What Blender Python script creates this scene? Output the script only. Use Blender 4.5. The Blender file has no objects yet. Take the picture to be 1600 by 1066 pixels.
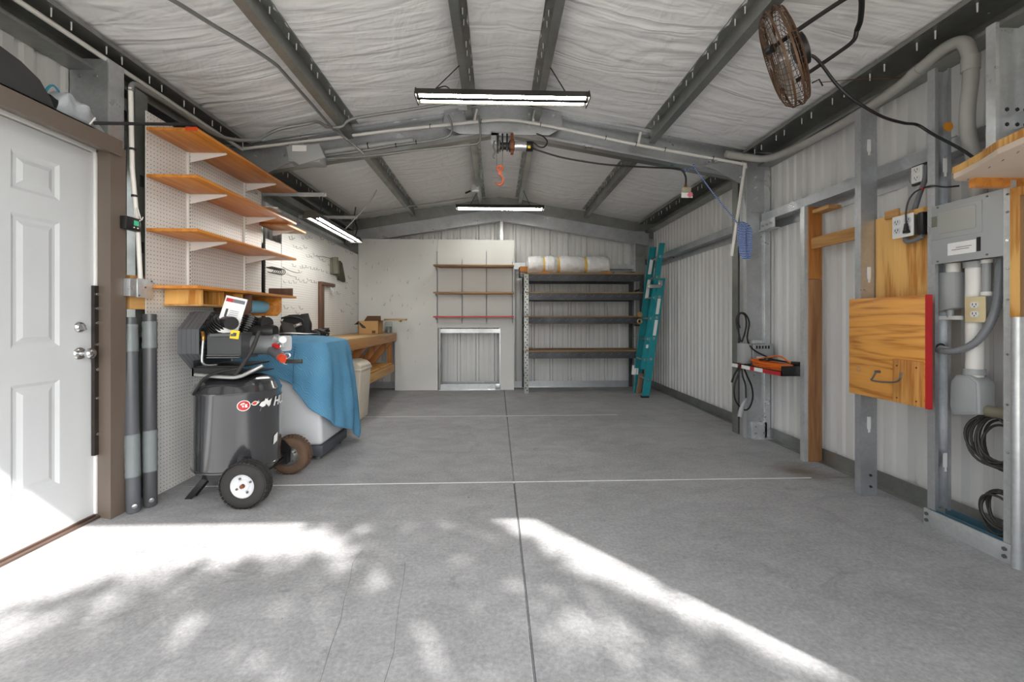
import bpy, bmesh, math, random
from mathutils import Vector, Matrix, noise
random.seed(7)
SC = bpy.context.scene
COL = SC.collection
PI = math.pi
V = Vector

# ------------------------------------------------------------------ camera
cam_d = bpy.data.cameras.new('camera')
cam = bpy.data.objects.new('camera', cam_d)
COL.objects.link(cam)
SC.camera = cam
cam_d.sensor_fit = 'HORIZONTAL'
cam_d.sensor_width = 36.0
cam_d.lens = 36.0 * 660 / 1600
cam_d.shift_y = -34 / 1600
cam_d.clip_start = 0.02
cam.location = (0, 0, 1.11)
cam.rotation_euler = (PI / 2, 0, -math.atan(24 / 660))

# ------------------------------------------------------------------ light
SUN_DIR = V((-0.83, 1.0, -1.2)).normalized()
world = bpy.data.worlds.new('sky')
SC.world = world
world.use_nodes = True
wn = world.node_tree.nodes
wl = world.node_tree.links
wn.clear()
wo = wn.new('ShaderNodeOutputWorld')
wb = wn.new('ShaderNodeBackground')
sky = wn.new('ShaderNodeTexSky')
sky.sky_type = 'NISHITA'
sky.sun_disc = False
sky.sun_elevation = math.radians(43)
sky.sun_rotation = math.radians(140)
sky.air_density = 1.0
sky.dust_density = 2.5
hs = wn.new('ShaderNodeHueSaturation')
hs.inputs['Saturation'].default_value = 0.25
wl.new(sky.outputs[0], hs.inputs['Color'])
wl.new(hs.outputs[0], wb.inputs[0])
wb.inputs[1].default_value = 0.50
wl.new(wb.outputs[0], wo.inputs[0])

sd = bpy.data.lights.new('sun', 'SUN')
sd.energy = 11.0
sd.angle = math.radians(0.7)
sd.color = (1.0, 0.965, 0.925)
so = bpy.data.objects.new('sun', sd)
COL.objects.link(so)
so.location = (4, -5, 6)
so.rotation_euler = SUN_DIR.to_track_quat('-Z', 'Y').to_euler()
TUBE_E = 42.0

SC.view_settings.view_transform = 'Standard'
SC.view_settings.look = 'None'
SC.view_settings.exposure = 0.28
SC.view_settings.gamma = 1.0
SC.view_settings.use_curve_mapping = False

# ------------------------------------------------------------------ mesh builder
class MB:
    def __init__(s):
        s.v = []; s.f = []; s.mi = []; s.m = 0
    def add(s, vs, fs):
        o = len(s.v)
        s.v += [tuple(p) for p in vs]
        s.f += [tuple(i + o for i in q) for q in fs]
        s.mi += [s.m] * len(fs)
        return s
    def box(s, x0, x1, y0, y1, z0, z1):
        vs = [(x, y, z) for x in (x0, x1) for y in (y0, y1) for z in (z0, z1)]
        return s.add(vs, [(0, 1, 3, 2), (4, 6, 7, 5), (0, 4, 5, 1), (2, 3, 7, 6), (0, 2, 6, 4), (1, 5, 7, 3)])
    def obox(s, c, size, rot=(0, 0, 0)):
        from mathutils import Euler
        R = Euler(rot).to_matrix()
        c = V(c)
        vs = [c + R @ V((x * size[0] / 2, y * size[1] / 2, z * size[2] / 2)) for x in (-1, 1) for y in (-1, 1) for z in (-1, 1)]
        return s.add(vs, [(0, 1, 3, 2), (4, 6, 7, 5), (0, 4, 5, 1), (2, 3, 7, 6), (0, 2, 6, 4), (1, 5, 7, 3)])
    def ext(s, poly, p0, p1, A, B):
        # extrude the 2D polygon (a, b) from p0 to p1; A, B are 3D axes
        p0 = V(p0); p1 = V(p1); A = V(A); B = V(B); n = len(poly)
        vs = [p0 + A * a + B * b for a, b in poly] + [p1 + A * a + B * b for a, b in poly]
        fs = [(i, (i + 1) % n, n + (i + 1) % n, n + i) for i in range(n)]
        fs += [tuple(range(n))[::-1], tuple(range(n, 2 * n))]
        return s.add(vs, fs)
    def tube(s, pts, r, n=8, closed=False, caps=True):
        pts = [V(p) for p in pts]
        m = len(pts)
        rr = r if isinstance(r, (list, tuple)) else [r] * m
        ring = []
        ref = None
        for i, p in enumerate(pts):
            if closed:
                t = pts[(i + 1) % m] - pts[i - 1]
            else:
                t = pts[min(i + 1, m - 1)] - pts[max(i - 1, 0)]
            t.normalize()
            if ref is None:
                ref = V((0, 0, 1)) if abs(t.z) < .9 else V((1, 0, 0))
            a = (ref - t * ref.dot(t))
            if a.length < 1e-5:
                a = t.orthogonal()
            a.normalize(); ref = a
            b = t.cross(a)
            ring.append([p + (a * math.cos(2 * PI * k / n) + b * math.sin(2 * PI * k / n)) * rr[i] for k in range(n)])
        vs = [q for g in ring for q in g]
        fs = []
        for i in range(m if closed else m - 1):
            j = (i + 1) % m
            for k in range(n):
                l = (k + 1) % n
                fs.append((i * n + k, i * n + l, j * n + l, j * n + k))
        if caps and not closed:
            fs.append(tuple(range(n))[::-1]); fs.append(tuple((m - 1) * n + k for k in range(n)))
        return s.add(vs, fs)
    def cyl(s, p0, p1, r, r1=None, n=20):
        return s.tube([p0, p1], [r, r if r1 is None else r1], n)
    def lathe(s, prof, c, axis=(0, 0, 1), n=32, a0=0.0, a1=2 * PI):
        # prof: (radius, height along axis)
        ax = V(axis).normalized()
        A = ax.orthogonal().normalized() if abs(ax.z) < .99 else V((1, 0, 0))
        B = ax.cross(A); c = V(c); m = len(prof)
        full = abs(a1 - a0 - 2 * PI) < 1e-6
        kk = n if full else n + 1
        vs = []
        for k in range(kk):
            t = a0 + (a1 - a0) * k / n
            d = A * math.cos(t) + B * math.sin(t)
            vs += [c + d * r + ax * h for r, h in prof]
        fs = []
        for k in range(n):
            l = (k + 1) % kk
            for i in range(m - 1):
                fs.append((k * m + i, l * m + i, l * m + i + 1, k * m + i + 1))
        return s.add(vs, fs)
    def grid(s, fn, nu, nv):
        vs = [fn(i / nu, j / nv) for i in range(nu + 1) for j in range(nv + 1)]
        fs = [(i * (nv + 1) + j, (i + 1) * (nv + 1) + j, (i + 1) * (nv + 1) + j + 1, i * (nv + 1) + j + 1) for i in range(nu) for j in range(nv)]
        return s.add(vs, fs)
    def torus(s, c, axis, R, r, n=32, k=8):
        ax = V(axis).normalized(); A = ax.orthogonal().normalized(); B = ax.cross(A); c = V(c)
        return s.tube([c + (A * math.cos(2 * PI * i / n) + B * math.sin(2 * PI * i / n)) * R for i in range(n)], r, k, closed=True)

ORG = {}
def finish(name, mb, mats, off, smooth=False, bev=0, weld=False, seg=2):
    me = bpy.data.meshes.new(name)
    me.from_pydata([(x - off[0], y - off[1], z - off[2]) for x, y, z in mb.v], [], mb.f)
    if not isinstance(mats, (list, tuple)):
        mats = [mats]
    for m in mats:
        me.materials.append(m)
    if len(mats) > 1:
        me.polygons.foreach_set('material_index', mb.mi)
    bm = bmesh.new(); bm.from_mesh(me)
    if weld:
        bmesh.ops.remove_doubles(bm, verts=bm.verts, dist=1e-5)
    bmesh.ops.recalc_face_normals(bm, faces=bm.faces)
    if bev:
        es = [e for e in bm.edges if len(e.link_faces) == 2 and e.calc_face_angle(0) > .5]
        bmesh.ops.bevel(bm, geom=es, offset=bev, segments=seg, profile=.5, affect='EDGES', clamp_overlap=True)
    bm.to_mesh(me); bm.free()
    if smooth or bev:
        me.shade_smooth() if hasattr(me, 'shade_smooth') else None
        try:
            me.set_sharp_from_angle(angle=math.radians(40))
        except Exception:
            pass
    return me

def tag(o, label=None, cat=None, group=None, kind=None):
    if label: o['label'] = label
    if cat: o['category'] = cat
    if group: o['group'] = group
    if kind: o['kind'] = kind
    return o
def thing(name, label, cat, loc=(0, 0, 0), group=None, kind=None, rot=None):
    o = bpy.data.objects.new(name, None)
    COL.objects.link(o)
    o.location = loc
    o.empty_display_size = .05
    ORG[o.name] = tuple(loc)
    if rot:
        o.rotation_euler = rot
        ORG[o.name] = (0, 0, 0)
    return tag(o, label, cat, group, kind)
def struct(name, loc=(0, 0, 0)):
    return thing(name, None, None, loc, kind='structure')
def part(name, mb, mats, parent, label=None, kind=None, **kw):
    off = ORG[parent.name]
    o = bpy.data.objects.new(name, finish(name, mb, mats, off, **kw))
    COL.objects.link(o)
    o.parent = parent
    ORG[o.name] = off
    return tag(o, label, kind=kind)
SPLIT = {'bolt', 'screw', 'tie', 'plastic_wrap', 'button', 'foot', 'motor_rib', 'divider', 'coupling', 'fitting', 'knot', 'hub_hole', 'cable', 'cross_bearer', 'sheath', 'bolt_hole', 'column_edge', 'side_groove', 'print_line', 'guard_band', 'label_mark'}
def islands(mb):
    par = list(range(len(mb.v)))
    def find(i):
        while par[i] != i:
            par[i] = par[par[i]]; i = par[i]
        return i
    for f in mb.f:
        a = find(f[0])
        for k in f[1:]: par[find(k)] = a
    grp = {}
    for f in mb.f: grp.setdefault(find(f[0]), []).append(f)
    out = []
    for g in grp.values():
        ids = sorted({i for f in g for i in f}); mp = {i: k for k, i in enumerate(ids)}
        m = MB(); m.add([mb.v[i] for i in ids], [tuple(mp[i] for i in f) for f in g]); out.append(m)
    return out
_part = part
def part(name, mb, mats, parent, label=None, kind=None, **kw):
    if name in SPLIT and kind is None:
        o = None
        for m in islands(mb): o = _part(name, m, mats, parent, label, None, **kw)
        return o
    return _part(name, mb, mats, parent, label, kind, **kw)
def solo(name, mb, mats, label, cat, group=None, kind=None, **kw):
    xs = [p[0] for p in mb.v]; ys = [p[1] for p in mb.v]; zs = [p[2] for p in mb.v]
    off = ((min(xs) + max(xs)) / 2, (min(ys) + max(ys)) / 2, min(zs))
    o = bpy.data.objects.new(name, finish(name, mb, mats, off, **kw))
    COL.objects.link(o)
    o.location = off
    ORG[o.name] = off
    return tag(o, label, cat, group, kind)
def dup(o, loc=None, parent=None, **kw):
    c = o.copy(); COL.objects.link(c)
    ORG[c.name] = ORG[o.name]
    if parent is not None:
        c.parent = parent
    if loc is not None:
        c.location = loc
    for ch in [k for k in SC.objects if k.parent == o]:
        dup(ch, parent=c)
    return tag(c, **kw) if kw else c
def cpoly(H, W, L=.018, t=.003):
    # C channel: web along b at a=0, flanges towards +a, lips
    return [(0, 0), (W, 0), (W, L), (W - t, L), (W - t, t), (t, t), (t, H - t), (W - t, H - t), (W - t, H - L), (W, H - L), (W, H), (0, H)]
def spline(pts, n=8):
    # Catmull-Rom through pts
    P = [V(p) for p in pts]
    P = [P[0] * 2 - P[1]] + P + [P[-1] * 2 - P[-2]]
    out = []
    for i in range(1, len(P) - 2):
        for k in range(n):
            t = k / n
            a, b, c, d = P[i - 1], P[i], P[i + 1], P[i + 2]
            out.append(.5 * ((2 * b) + (c - a) * t + (2 * a - 5 * b + 4 * c - d) * t * t + (3 * b - a - 3 * c + d) * t ** 3))
    out.append(P[-2])
    return out

# ------------------------------------------------------------------ materials
def base(name):
    m = bpy.data.materials.new(name); m.use_nodes = True
    nt = m.node_tree
    b = nt.nodes['Principled BSDF']
    return m, nt, b
def lin(c):
    if isinstance(c, str):
        c = [int(c[i:i + 2], 16) / 255 for i in (0, 2, 4)]
        c = [x / 12.92 if x <= .04045 else ((x + .055) / 1.055) ** 2.4 for x in c]
    return (c[0], c[1], c[2], 1)
def mul(c, k):
    return (min(c[0] * k, 1), min(c[1] * k, 1), min(c[2] * k, 1), 1)
def coords(nt, scale=(1, 1, 1), kind='Object'):
    tc = nt.nodes.new('ShaderNodeTexCoord'); mp = nt.nodes.new('ShaderNodeMapping')
    mp.inputs['Scale'].default_value = scale
    nt.links.new(tc.outputs[kind], mp.inputs[0])
    return mp.outputs[0]
def ramp(nt, src, stops):
    r = nt.nodes.new('ShaderNodeValToRGB')
    e = r.color_ramp.elements
    while len(e) < len(stops):
        e.new(.5)
    for k, (p, c) in enumerate(stops):
        e[k].position = p; e[k].color = c
    nt.links.new(src, r.inputs[0])
    return r.outputs[0]
def noise_tex(nt, vec, scale, detail=3, rough=.55, dist=0):
    n = nt.nodes.new('ShaderNodeTexNoise')
    n.inputs['Scale'].default_value = scale; n.inputs['Detail'].default_value = detail
    n.inputs['Roughness'].default_value = rough; n.inputs['Distortion'].default_value = dist
    nt.links.new(vec, n.inputs['Vector'])
    return n.outputs['Fac']
def bump(nt, b, h, s, d=.01):
    k = nt.nodes.new('ShaderNodeBump'); k.inputs['Strength'].default_value = s; k.inputs['Distance'].default_value = d
    nt.links.new(h, k.inputs['Height']); nt.links.new(k.outputs[0], b.inputs['Normal'])
def plain(name, c, rough=.5, metal=0, var=.12, scale=6, spec=.5, bs=0, stretch=(1, 1, 1), emit=None, es=0, coat=0):
    m, nt, b = base(name)
    c = lin(c)
    n = noise_tex(nt, coords(nt, stretch), scale, 4)
    nt.links.new(ramp(nt, n, [(.25, mul(c, 1 - var)), (.75, mul(c, 1 + var))]), b.inputs['Base Color'])
    b.inputs['Roughness'].default_value = rough; b.inputs['Metallic'].default_value = metal
    b.inputs['Specular IOR Level'].default_value = spec
    if coat: b.inputs['Coat Weight'].default_value = coat; b.inputs['Coat Roughness'].default_value = .08
    if bs: bump(nt, b, noise_tex(nt, coords(nt, stretch), scale * 5, 4), bs)
    if emit:
        b.inputs['Emission Color'].default_value = lin(emit); b.inputs['Emission Strength'].default_value = es
    return m
def wood(name, c1, c2, axis=1, rough=.5, k=22, knots=.3):
    m, nt, b = base(name)
    sc = [k, k, k]; sc[axis] = 1.3
    vec = coords(nt, sc)
    n1 = noise_tex(nt, vec, 1.0, 5, .6, .6)
    sc2 = [3, 3, 3]; sc2[axis] = .6
    n2 = noise_tex(nt, coords(nt, sc2), 1.0, 3)
    mx = nt.nodes.new('ShaderNodeMath'); mx.operation = 'MULTIPLY_ADD'
    nt.links.new(n2, mx.inputs[0]); mx.inputs[1].default_value = knots; nt.links.new(n1, mx.inputs[2])
    nt.links.new(ramp(nt, mx.outputs[0], [(.42, lin(c2)), (.72, lin(c1))]), b.inputs['Base Color'])
    b.inputs['Roughness'].default_value = rough
    bump(nt, b, n1, .12, .003)
    return m
def plywood(name, c1, c2, axis=1, rough=.38, freq=34, zs=5.5, amp=1.0):
    m, nt, b = base(name)
    sc = [zs, zs, zs]; sc[axis] = 1.1
    n = noise_tex(nt, coords(nt, sc), 1.0, 1.5, .4, .3)
    a = nt.nodes.new('ShaderNodeMath'); a.operation = 'MULTIPLY'; a.inputs[1].default_value = freq
    nt.links.new(n, a.inputs[0])
    s = nt.nodes.new('ShaderNodeMath'); s.operation = 'SINE'; nt.links.new(a.outputs[0], s.inputs[0])
    f = [70, 70, 70]; f[axis] = 4
    n2 = noise_tex(nt, coords(nt, f), 1.0, 3)
    q = nt.nodes.new('ShaderNodeMath'); q.operation = 'MULTIPLY_ADD'; nt.links.new(s.outputs[0], q.inputs[0]); q.inputs[1].default_value = .28 * amp
    nt.links.new(n2, q.inputs[2])
    nt.links.new(ramp(nt, q.outputs[0], [(.15, lin(c2)), (.45, lin(c1)), (.9, mul(lin(c1), 1.15))]), b.inputs['Base Color'])
    b.inputs['Roughness'].default_value = rough
    return m
def galv(name, c, rough=.38, metal=.6, var=.13):
    m, nt, b = base(name)
    c = lin(c)
    vo = nt.nodes.new('ShaderNodeTexVoronoi'); vo.inputs['Scale'].default_value = 60
    nt.links.new(coords(nt), vo.inputs['Vector'])
    n = noise_tex(nt, coords(nt, (1, 1, 1)), 4.5, 4)
    sp = nt.nodes.new('ShaderNodeSeparateColor'); nt.links.new(vo.outputs['Color'], sp.inputs[0])
    q = nt.nodes.new('ShaderNodeMath'); q.operation = 'MULTIPLY_ADD'; q.inputs[1].default_value = .16
    nt.links.new(sp.outputs[0], q.inputs[0]); nt.links.new(n, q.inputs[2])
    nt.links.new(ramp(nt, q.outputs[0], [(.35, mul(c, 1 - var)), (.8, mul(c, 1 + var))]), b.inputs['Base Color'])
    b.inputs['Metallic'].default_value = metal
    nt.links.new(ramp(nt, n, [(.3, (rough + .1,) * 3 + (1,)), (.7, (rough - .08,) * 3 + (1,))]), b.inputs['Roughness'])
    return m
def pegmat(name, c, ax, hole='50504c', hr=.13):
    m, nt, b = base(name)
    tc = nt.nodes.new('ShaderNodeTexCoord'); sp = nt.nodes.new('ShaderNodeSeparateXYZ')
    nt.links.new(tc.outputs['Object'], sp.inputs[0])
    def frac(o):
        a = nt.nodes.new('ShaderNodeMath'); a.operation = 'DIVIDE'; a.inputs[1].default_value = .0254; nt.links.new(o, a.inputs[0])
        f = nt.nodes.new('ShaderNodeMath'); f.operation = 'FRACT'; nt.links.new(a.outputs[0], f.inputs[0])
        s = nt.nodes.new('ShaderNodeMath'); s.operation = 'SUBTRACT'; s.inputs[1].default_value = .5; nt.links.new(f.outputs[0], s.inputs[0])
        p = nt.nodes.new('ShaderNodeMath'); p.operation = 'POWER'; p.inputs[1].default_value = 2; nt.links.new(s.outputs[0], p.inputs[0])
        return p.outputs[0]
    ad = nt.nodes.new('ShaderNodeMath'); ad.operation = 'ADD'
    nt.links.new(frac(sp.outputs[ax]), ad.inputs[0]); nt.links.new(frac(sp.outputs[2]), ad.inputs[1])
    lt = nt.nodes.new('ShaderNodeMath'); lt.operation = 'LESS_THAN'; lt.inputs[1].default_value = hr * hr
    nt.links.new(ad.outputs[0], lt.inputs[0])
    n = noise_tex(nt, coords(nt), 2.2, 4)
    cb = ramp(nt, n, [(.3, mul(lin(c), .92)), (.7, mul(lin(c), 1.05))])
    mx = nt.nodes.new('ShaderNodeMix'); mx.data_type = 'RGBA'
    nt.links.new(lt.outputs[0], mx.inputs[0]); nt.links.new(cb, mx.inputs[6]); mx.inputs[7].default_value = lin(hole)
    nt.links.new(mx.outputs[2], b.inputs['Base Color'])
    b.inputs['Roughness'].default_value = .38
    return m
def concrete(name, c):
    m, nt, b = base(name)
    c = lin(c)
    def madd(a, k, o):
        q = nt.nodes.new('ShaderNodeMath'); q.operation = 'MULTIPLY_ADD'; q.inputs[1].default_value = k
        nt.links.new(a, q.inputs[0]); nt.links.new(o, q.inputs[2]); return q.outputs[0]
    big = noise_tex(nt, coords(nt), .8, 3, .5, .4)
    mid = noise_tex(nt, coords(nt, (1, 1.6, 1)), 4.5, 6, .68, .6)
    fine = noise_tex(nt, coords(nt), 60, 4, .75)
    h = madd(fine, .45, madd(mid, .9, madd(big, .8, fine)))
    def mix(f, a, col):
        mx = nt.nodes.new('ShaderNodeMix'); mx.data_type = 'RGBA'
        nt.links.new(f, mx.inputs[0]); nt.links.new(a, mx.inputs[6]); mx.inputs[7].default_value = col
        return mx.outputs[2]
    col = ramp(nt, h, [(.0, mul(c, .4)), (1.0, mul(c, 1.0))])
    q = nt.nodes.new('ShaderNodeMapRange'); q.inputs[1].default_value = 1.1; q.inputs[2].default_value = 2.05
    nt.links.new(h, q.inputs[0])
    col = ramp(nt, q.outputs[0], [(.0, mul(c, .55)), (1.0, mul(c, 1.15))])
    # pale trowel scuffs
    sc = noise_tex(nt, coords(nt, (2.2, 3.2, 1)), 3.5, 9, .78, 1.8)
    col = mix(ramp(nt, sc, [(.60, (0, 0, 0, 1)), (.74, (.55, .55, .55, 1))]), col, mul(c, 1.5))
    # dark smudges and specks
    dk = noise_tex(nt, coords(nt, (1.2, 2.0, 1)), 2.4, 7, .74, .8)
    col = mix(ramp(nt, dk, [(.27, (.7, .7, .7, 1)), (.40, (0, 0, 0, 1))]), col, mul(c, .42))
    sp = noise_tex(nt, coords(nt), 21, 2, .5)
    col = mix(ramp(nt, sp, [(.21, (.8, .8, .8, 1)), (.245, (0, 0, 0, 1))]), col, mul(c, .3))
    # brown damp stain beside the timber post and dust under the bench
    for (cx, cy, rr, k_) in ((2.22, 3.0, .42, .85), (-2.2, 5.9, 1.5, .45), (-1.0, 6.3, 1.1, .22)):
        tc = nt.nodes.new('ShaderNodeTexCoord'); vm = nt.nodes.new('ShaderNodeVectorMath'); vm.operation = 'DISTANCE'
        nt.links.new(tc.outputs['Object'], vm.inputs[0]); vm.inputs[1].default_value = (cx, cy, 0)
        nz = noise_tex(nt, coords(nt, (1, 3, 1)), 4, 5, .7)
        d = nt.nodes.new('ShaderNodeMath'); d.operation = 'MULTIPLY_ADD'; d.inputs[1].default_value = rr * .9; nt.links.new(nz, d.inputs[0]); nt.links.new(vm.outputs['Value'], d.inputs[2])
        col = mix(ramp(nt, d.outputs[0], [(min(.95, rr * .5), (k_, k_, k_, 1)), (min(1, rr), (0, 0, 0, 1))]), col, mul(lin('6a5c4c'), 1.0)) if name == 'concrete' else col
    nt.links.new(col, b.inputs['Base Color'])
    b.inputs['Roughness'].default_value = .7
    b.inputs['Specular IOR Level'].default_value = .3
    bump(nt, b, fine, .2, .004)
    return m

M = {}
M['concrete'] = concrete('concrete', 'a5a5a6')
M['ground'] = concrete('ground_concrete', 'b8b4ac')
def vinyl():
    m, nt, b = base('insulation_vinyl')
    b.inputs['Base Color'].default_value = lin('eeeeef')
    b.inputs['Roughness'].default_value = .34
    a = noise_tex(nt, coords(nt, (.8, 5, 1)), 1.3, 2.5, .5, 1.6)
    c = noise_tex(nt, coords(nt, (3, 2.2, 1)), 1.2, 2.5, .5, 2.2)
    q = nt.nodes.new('ShaderNodeMath'); q.operation = 'MULTIPLY_ADD'; q.inputs[1].default_value = .5
    nt.links.new(c, q.inputs[0]); nt.links.new(a, q.inputs[2])
    bump(nt, b, q.outputs[0], .5, .05)
    return m
M['foil'] = vinyl()
M['steel'] = galv('galvanised_steel', 'bcbfc2', .34, .75)
M['steel_d'] = galv('galvanised_steel_dull', '979995', .36, .75)
M['steel_l'] = galv('galvanised_steel_bright', 'cdd0d1', .34, .6)
M['panel'] = plain('panel_paint', 'dadad8', .3, 0, .04, 2.5, spec=.5)
M['pegY'] = pegmat('pegboard_side', 'd9d7d3', 1)
M['pegX'] = pegmat('pegboard_end', 'dadad6', 0, '77776f', .16)
M['doorp'] = plain('door_paint', 'cfd2d4', .35, 0, .03, 3)
M['brown'] = plain('brown_trim', '6b5f55', .4, 0, .08, 3)
M['white'] = plain('white_paint', 'e2e2df', .35, 0, .04)
M['pvc'] = plain('white_pvc', 'e4e2dc', .3, 0, .05)
M['pvcg'] = plain('grey_pvc', 'a9a8a3', .45, 0, .12, 5)
M['elecg'] = plain('grey_enamel', 'a2a5a5', .4, 0, .03)
M['emt'] = plain('grey_conduit', '8e8f8d', .35, .5, .1)
M['black'] = plain('black_plastic', '1b1b1c', .4, 0, .2)
M['blackgl'] = plain('black_gloss', '4c4d50', .2, .55, .06, 2, spec=1, coat=1)
M['rubber'] = plain('rubber', '2c2a28', .75, 0, .2, 10, bs=.2)
M['rubberb'] = plain('muddy_rubber', '5f4a3a', .85, 0, .3, 10, bs=.3)
M['chrome'] = plain('chrome', 'd0d0d0', .15, 1, .05)
M['nickel'] = plain('dull_metal', 'b4b4b2', .35, .8, .1)
M['iron'] = plain('hook_wire', '6a6a66', .45, .5, .1)
M['rust'] = plain('rusty_metal', '7a4a30', .7, .3, .3, 14)
M['hookred'] = plain('orange_hook', 'b4512e', .5, 0, .3, 14)
M['red'] = plain('red_paint', 'b8242a', .4, 0, .1)
M['shelfw'] = wood('amber_shelf_wood', 'd28a3a', 'a8601c', 1, .35, 26)
M['ply'] = plywood('varnished_plywood', 'd8994a', 'b26f2c', 1, .36, 52, 6.5, .8)
M['ply2'] = plywood('pale_plywood', 'dcab62', 'b87a30', 2, .45, 26, 4)
M['plyd'] = plywood('dark_plywood', '8c6a48', '5a4028', 2, .4, 20, 3)
M['pineY'] = wood('pine_along', 'c79a5e', 'a06a34', 1, .55, 20)
M['pineX'] = wood('pine_across', 'c79a5e', 'a06a34', 0, .55, 20)
M['pineZ'] = wood('pine_upright', 'c07e3c', '8a5222', 2, .5, 16)
M['postZ'] = wood('rough_post', 'a87a52', '7a4a28', 2, .6, 18)
M['blondX'] = wood('blond_board', 'a98a5c', '86683e', 0, .55, 24)
M['darkw'] = wood('walnut_panel', '5f4130', '442c20', 2, .4, 26)
M['card'] = plain('cardboard', 'ae8757', .8, 0, .06)
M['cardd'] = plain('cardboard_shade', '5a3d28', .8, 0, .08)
M['blue'] = None
M['teal'] = plain('teal_fibreglass', '178a93', .35, 0, .1, 8)
M['gunm'] = galv('dark_hammered_steel', '46484a', .45, .4, .25)
M['tube'] = plain('lit_tube', 'ffffff', .5, emit='fffdf6', es=TUBE_E)
M['lampb'] = plain('lamp_housing', '3a3832', .5, .2, .1)
M['glass'] = None
M['yellow'] = plain('yellow_sticker', 'e8c81e', .5)
M['paper'] = plain('white_paper', 'e8e8e6', .6, 0, .03, 30)
M['print'] = plain('printed_text', '3c3c40', .6)
M['greyplast'] = plain('light_grey_plastic', 'cfd1d4', .4, 0, .03)
M['darkbase'] = plain('dark_grey_plastic', '43474d', .5)
M['beige'] = plain('beige_plastic', 'c9c0b0', .5, 0, .05)
M['orange'] = plain('orange_cord_rubber', 'd9691c', .45, 0, .1)
M['bluer'] = None
M['teald'] = plain('teal_band', '2a94ac', .4)
M['foam'] = plain('blue_foam', '7fb9d2', .6, 0, .08)
M['fanb'] = plain('fan_brown_enamel', '5e4532', .5, .3, .2, 20)
M['fabric'] = plain('black_nylon', '1d1d1e', .75, 0, .3, 12, bs=.3)
M['fabricg'] = plain('grey_nylon', '4a4a48', .7, 0, .2, 12)
M['leather'] = plain('grey_green_leather', '6c6a5c', .8, 0, .15, 10)
M['foliage'] = plain('leaves', '3f6a28', .6, 0, .3)
M['bark'] = plain('bark', '5a4a3a', .9, 0, .3)
M['tape'] = plain('yellow_tape', 'd8b45c', .5, 0, .1)
M['slot'] = plain('dark_slot', '2b2b2a', .6)
M['green'] = plain('green_screen', '2d8c6a', .3, emit='2f9a70', es=.6)
M['ivory'] = plain('ivory_plate', 'd6c69c', .4)
M['wrapplastic'] = plain('wrap_plastic', 'dedede', .25, 0, .1, 18, bs=.6)
M['caulk'] = plain('joint_caulk', 'e2e2e0', .7, 0, .1, 20)

def blanketmat():
    m, nt, b = base('blue_moving_blanket')
    w = nt.nodes.new('ShaderNodeTexWave'); w.wave_type = 'BANDS'; w.bands_direction = 'DIAGONAL'
    w.inputs['Scale'].default_value = 30; w.inputs['Distortion'].default_value = 9
    w.inputs['Detail'].default_value = 1; w.inputs['Detail Scale'].default_value = .6
    nt.links.new(coords(nt), w.inputs['Vector'])
    n = noise_tex(nt, coords(nt), 3, 4)
    q = nt.nodes.new('ShaderNodeMath'); q.operation = 'MULTIPLY_ADD'; q.inputs[1].default_value = .35
    nt.links.new(w.outputs['Fac'], q.inputs[0]); nt.links.new(n, q.inputs[2])
    nt.links.new(ramp(nt, q.outputs[0], [(.1, lin('41779c')), (1.1, lin('6499b9'))]), b.inputs['Base Color'])
    b.inputs['Roughness'].default_value = .85
    b.inputs['Specular IOR Level'].default_value = .2
    bump(nt, b, w.outputs['Fac'], .3, .006)
    return m
M['blue'] = blanketmat()
def ropemat():
    m, nt, b = base('blue_white_rope')
    n = nt.nodes.new('ShaderNodeTexWave'); n.wave_type = 'BANDS'; n.bands_direction = 'Z'
    n.inputs['Scale'].default_value = 22; n.inputs['Distortion'].default_value = 2
    nt.links.new(coords(nt), n.inputs['Vector'])
    nt.links.new(ramp(nt, n.outputs['Fac'], [(.55, lin('17479c')), (.7, lin('b9c8dc'))]), b.inputs['Base Color'])
    b.inputs['Roughness'].default_value = .7
    return m
M['bluer'] = ropemat()
def clearmat(name, c, alpha_rough=.1, tr=.85):
    m, nt, b = base(name)
    b.inputs['Base Color'].default_value = lin(c)
    b.inputs['Roughness'].default_value = alpha_rough
    b.inputs['Transmission Weight'].default_value = tr
    b.inputs['IOR'].default_value = 1.2
    return m
M['glass'] = clearmat('clear_glass', 'eef4f4', .03, .95)
M['film'] = clearmat('plastic_film', 'e2ecec', .2, .8)

# ================================================================== SETTING
XL, XR, YB, YF = -2.44, 2.58, 6.95, 0.30
RX = 0.06
def roofz(x):
    return 3.125 - .172 * abs(x - RX)

# ---- floor slabs with recessed joints
fl = struct('floor')
ys = [.28, .905, 2.878, 4.855, 6.95]
xs = [-2.46, .118, 2.6]
for i in range(4):
    for j in range(2):
        g = .0035
        mb = MB().box(xs[j] + (g if j else 0), xs[j + 1] - (0 if j else g), ys[i] + g, ys[i + 1] - g, -.10, 0)
        part('concrete_slab', mb, M['concrete'], fl, bev=.003, seg=1)
part('subbase', MB().box(-2.46, 2.6, .28, 6.95, -.16, -.1), M['ground'], fl)
mb = MB()
mb.box(-1.95, 2.2, 2.8735, 2.8825, -.012, .0012); mb.box(-1.7, 1.4, 4.851, 4.8585, -.012, .001)
part('joint_filler', mb, M['caulk'], fl, 'white sealant in the cross joints')
mb = MB()
mb.box(.1165, .1195, 2.88, 4.7, -.012, -.001); mb.box(.1165, .119, 1.2, 2.87, -.012, -.002)
part('joint_filler', mb, M['concrete'], fl)
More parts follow.
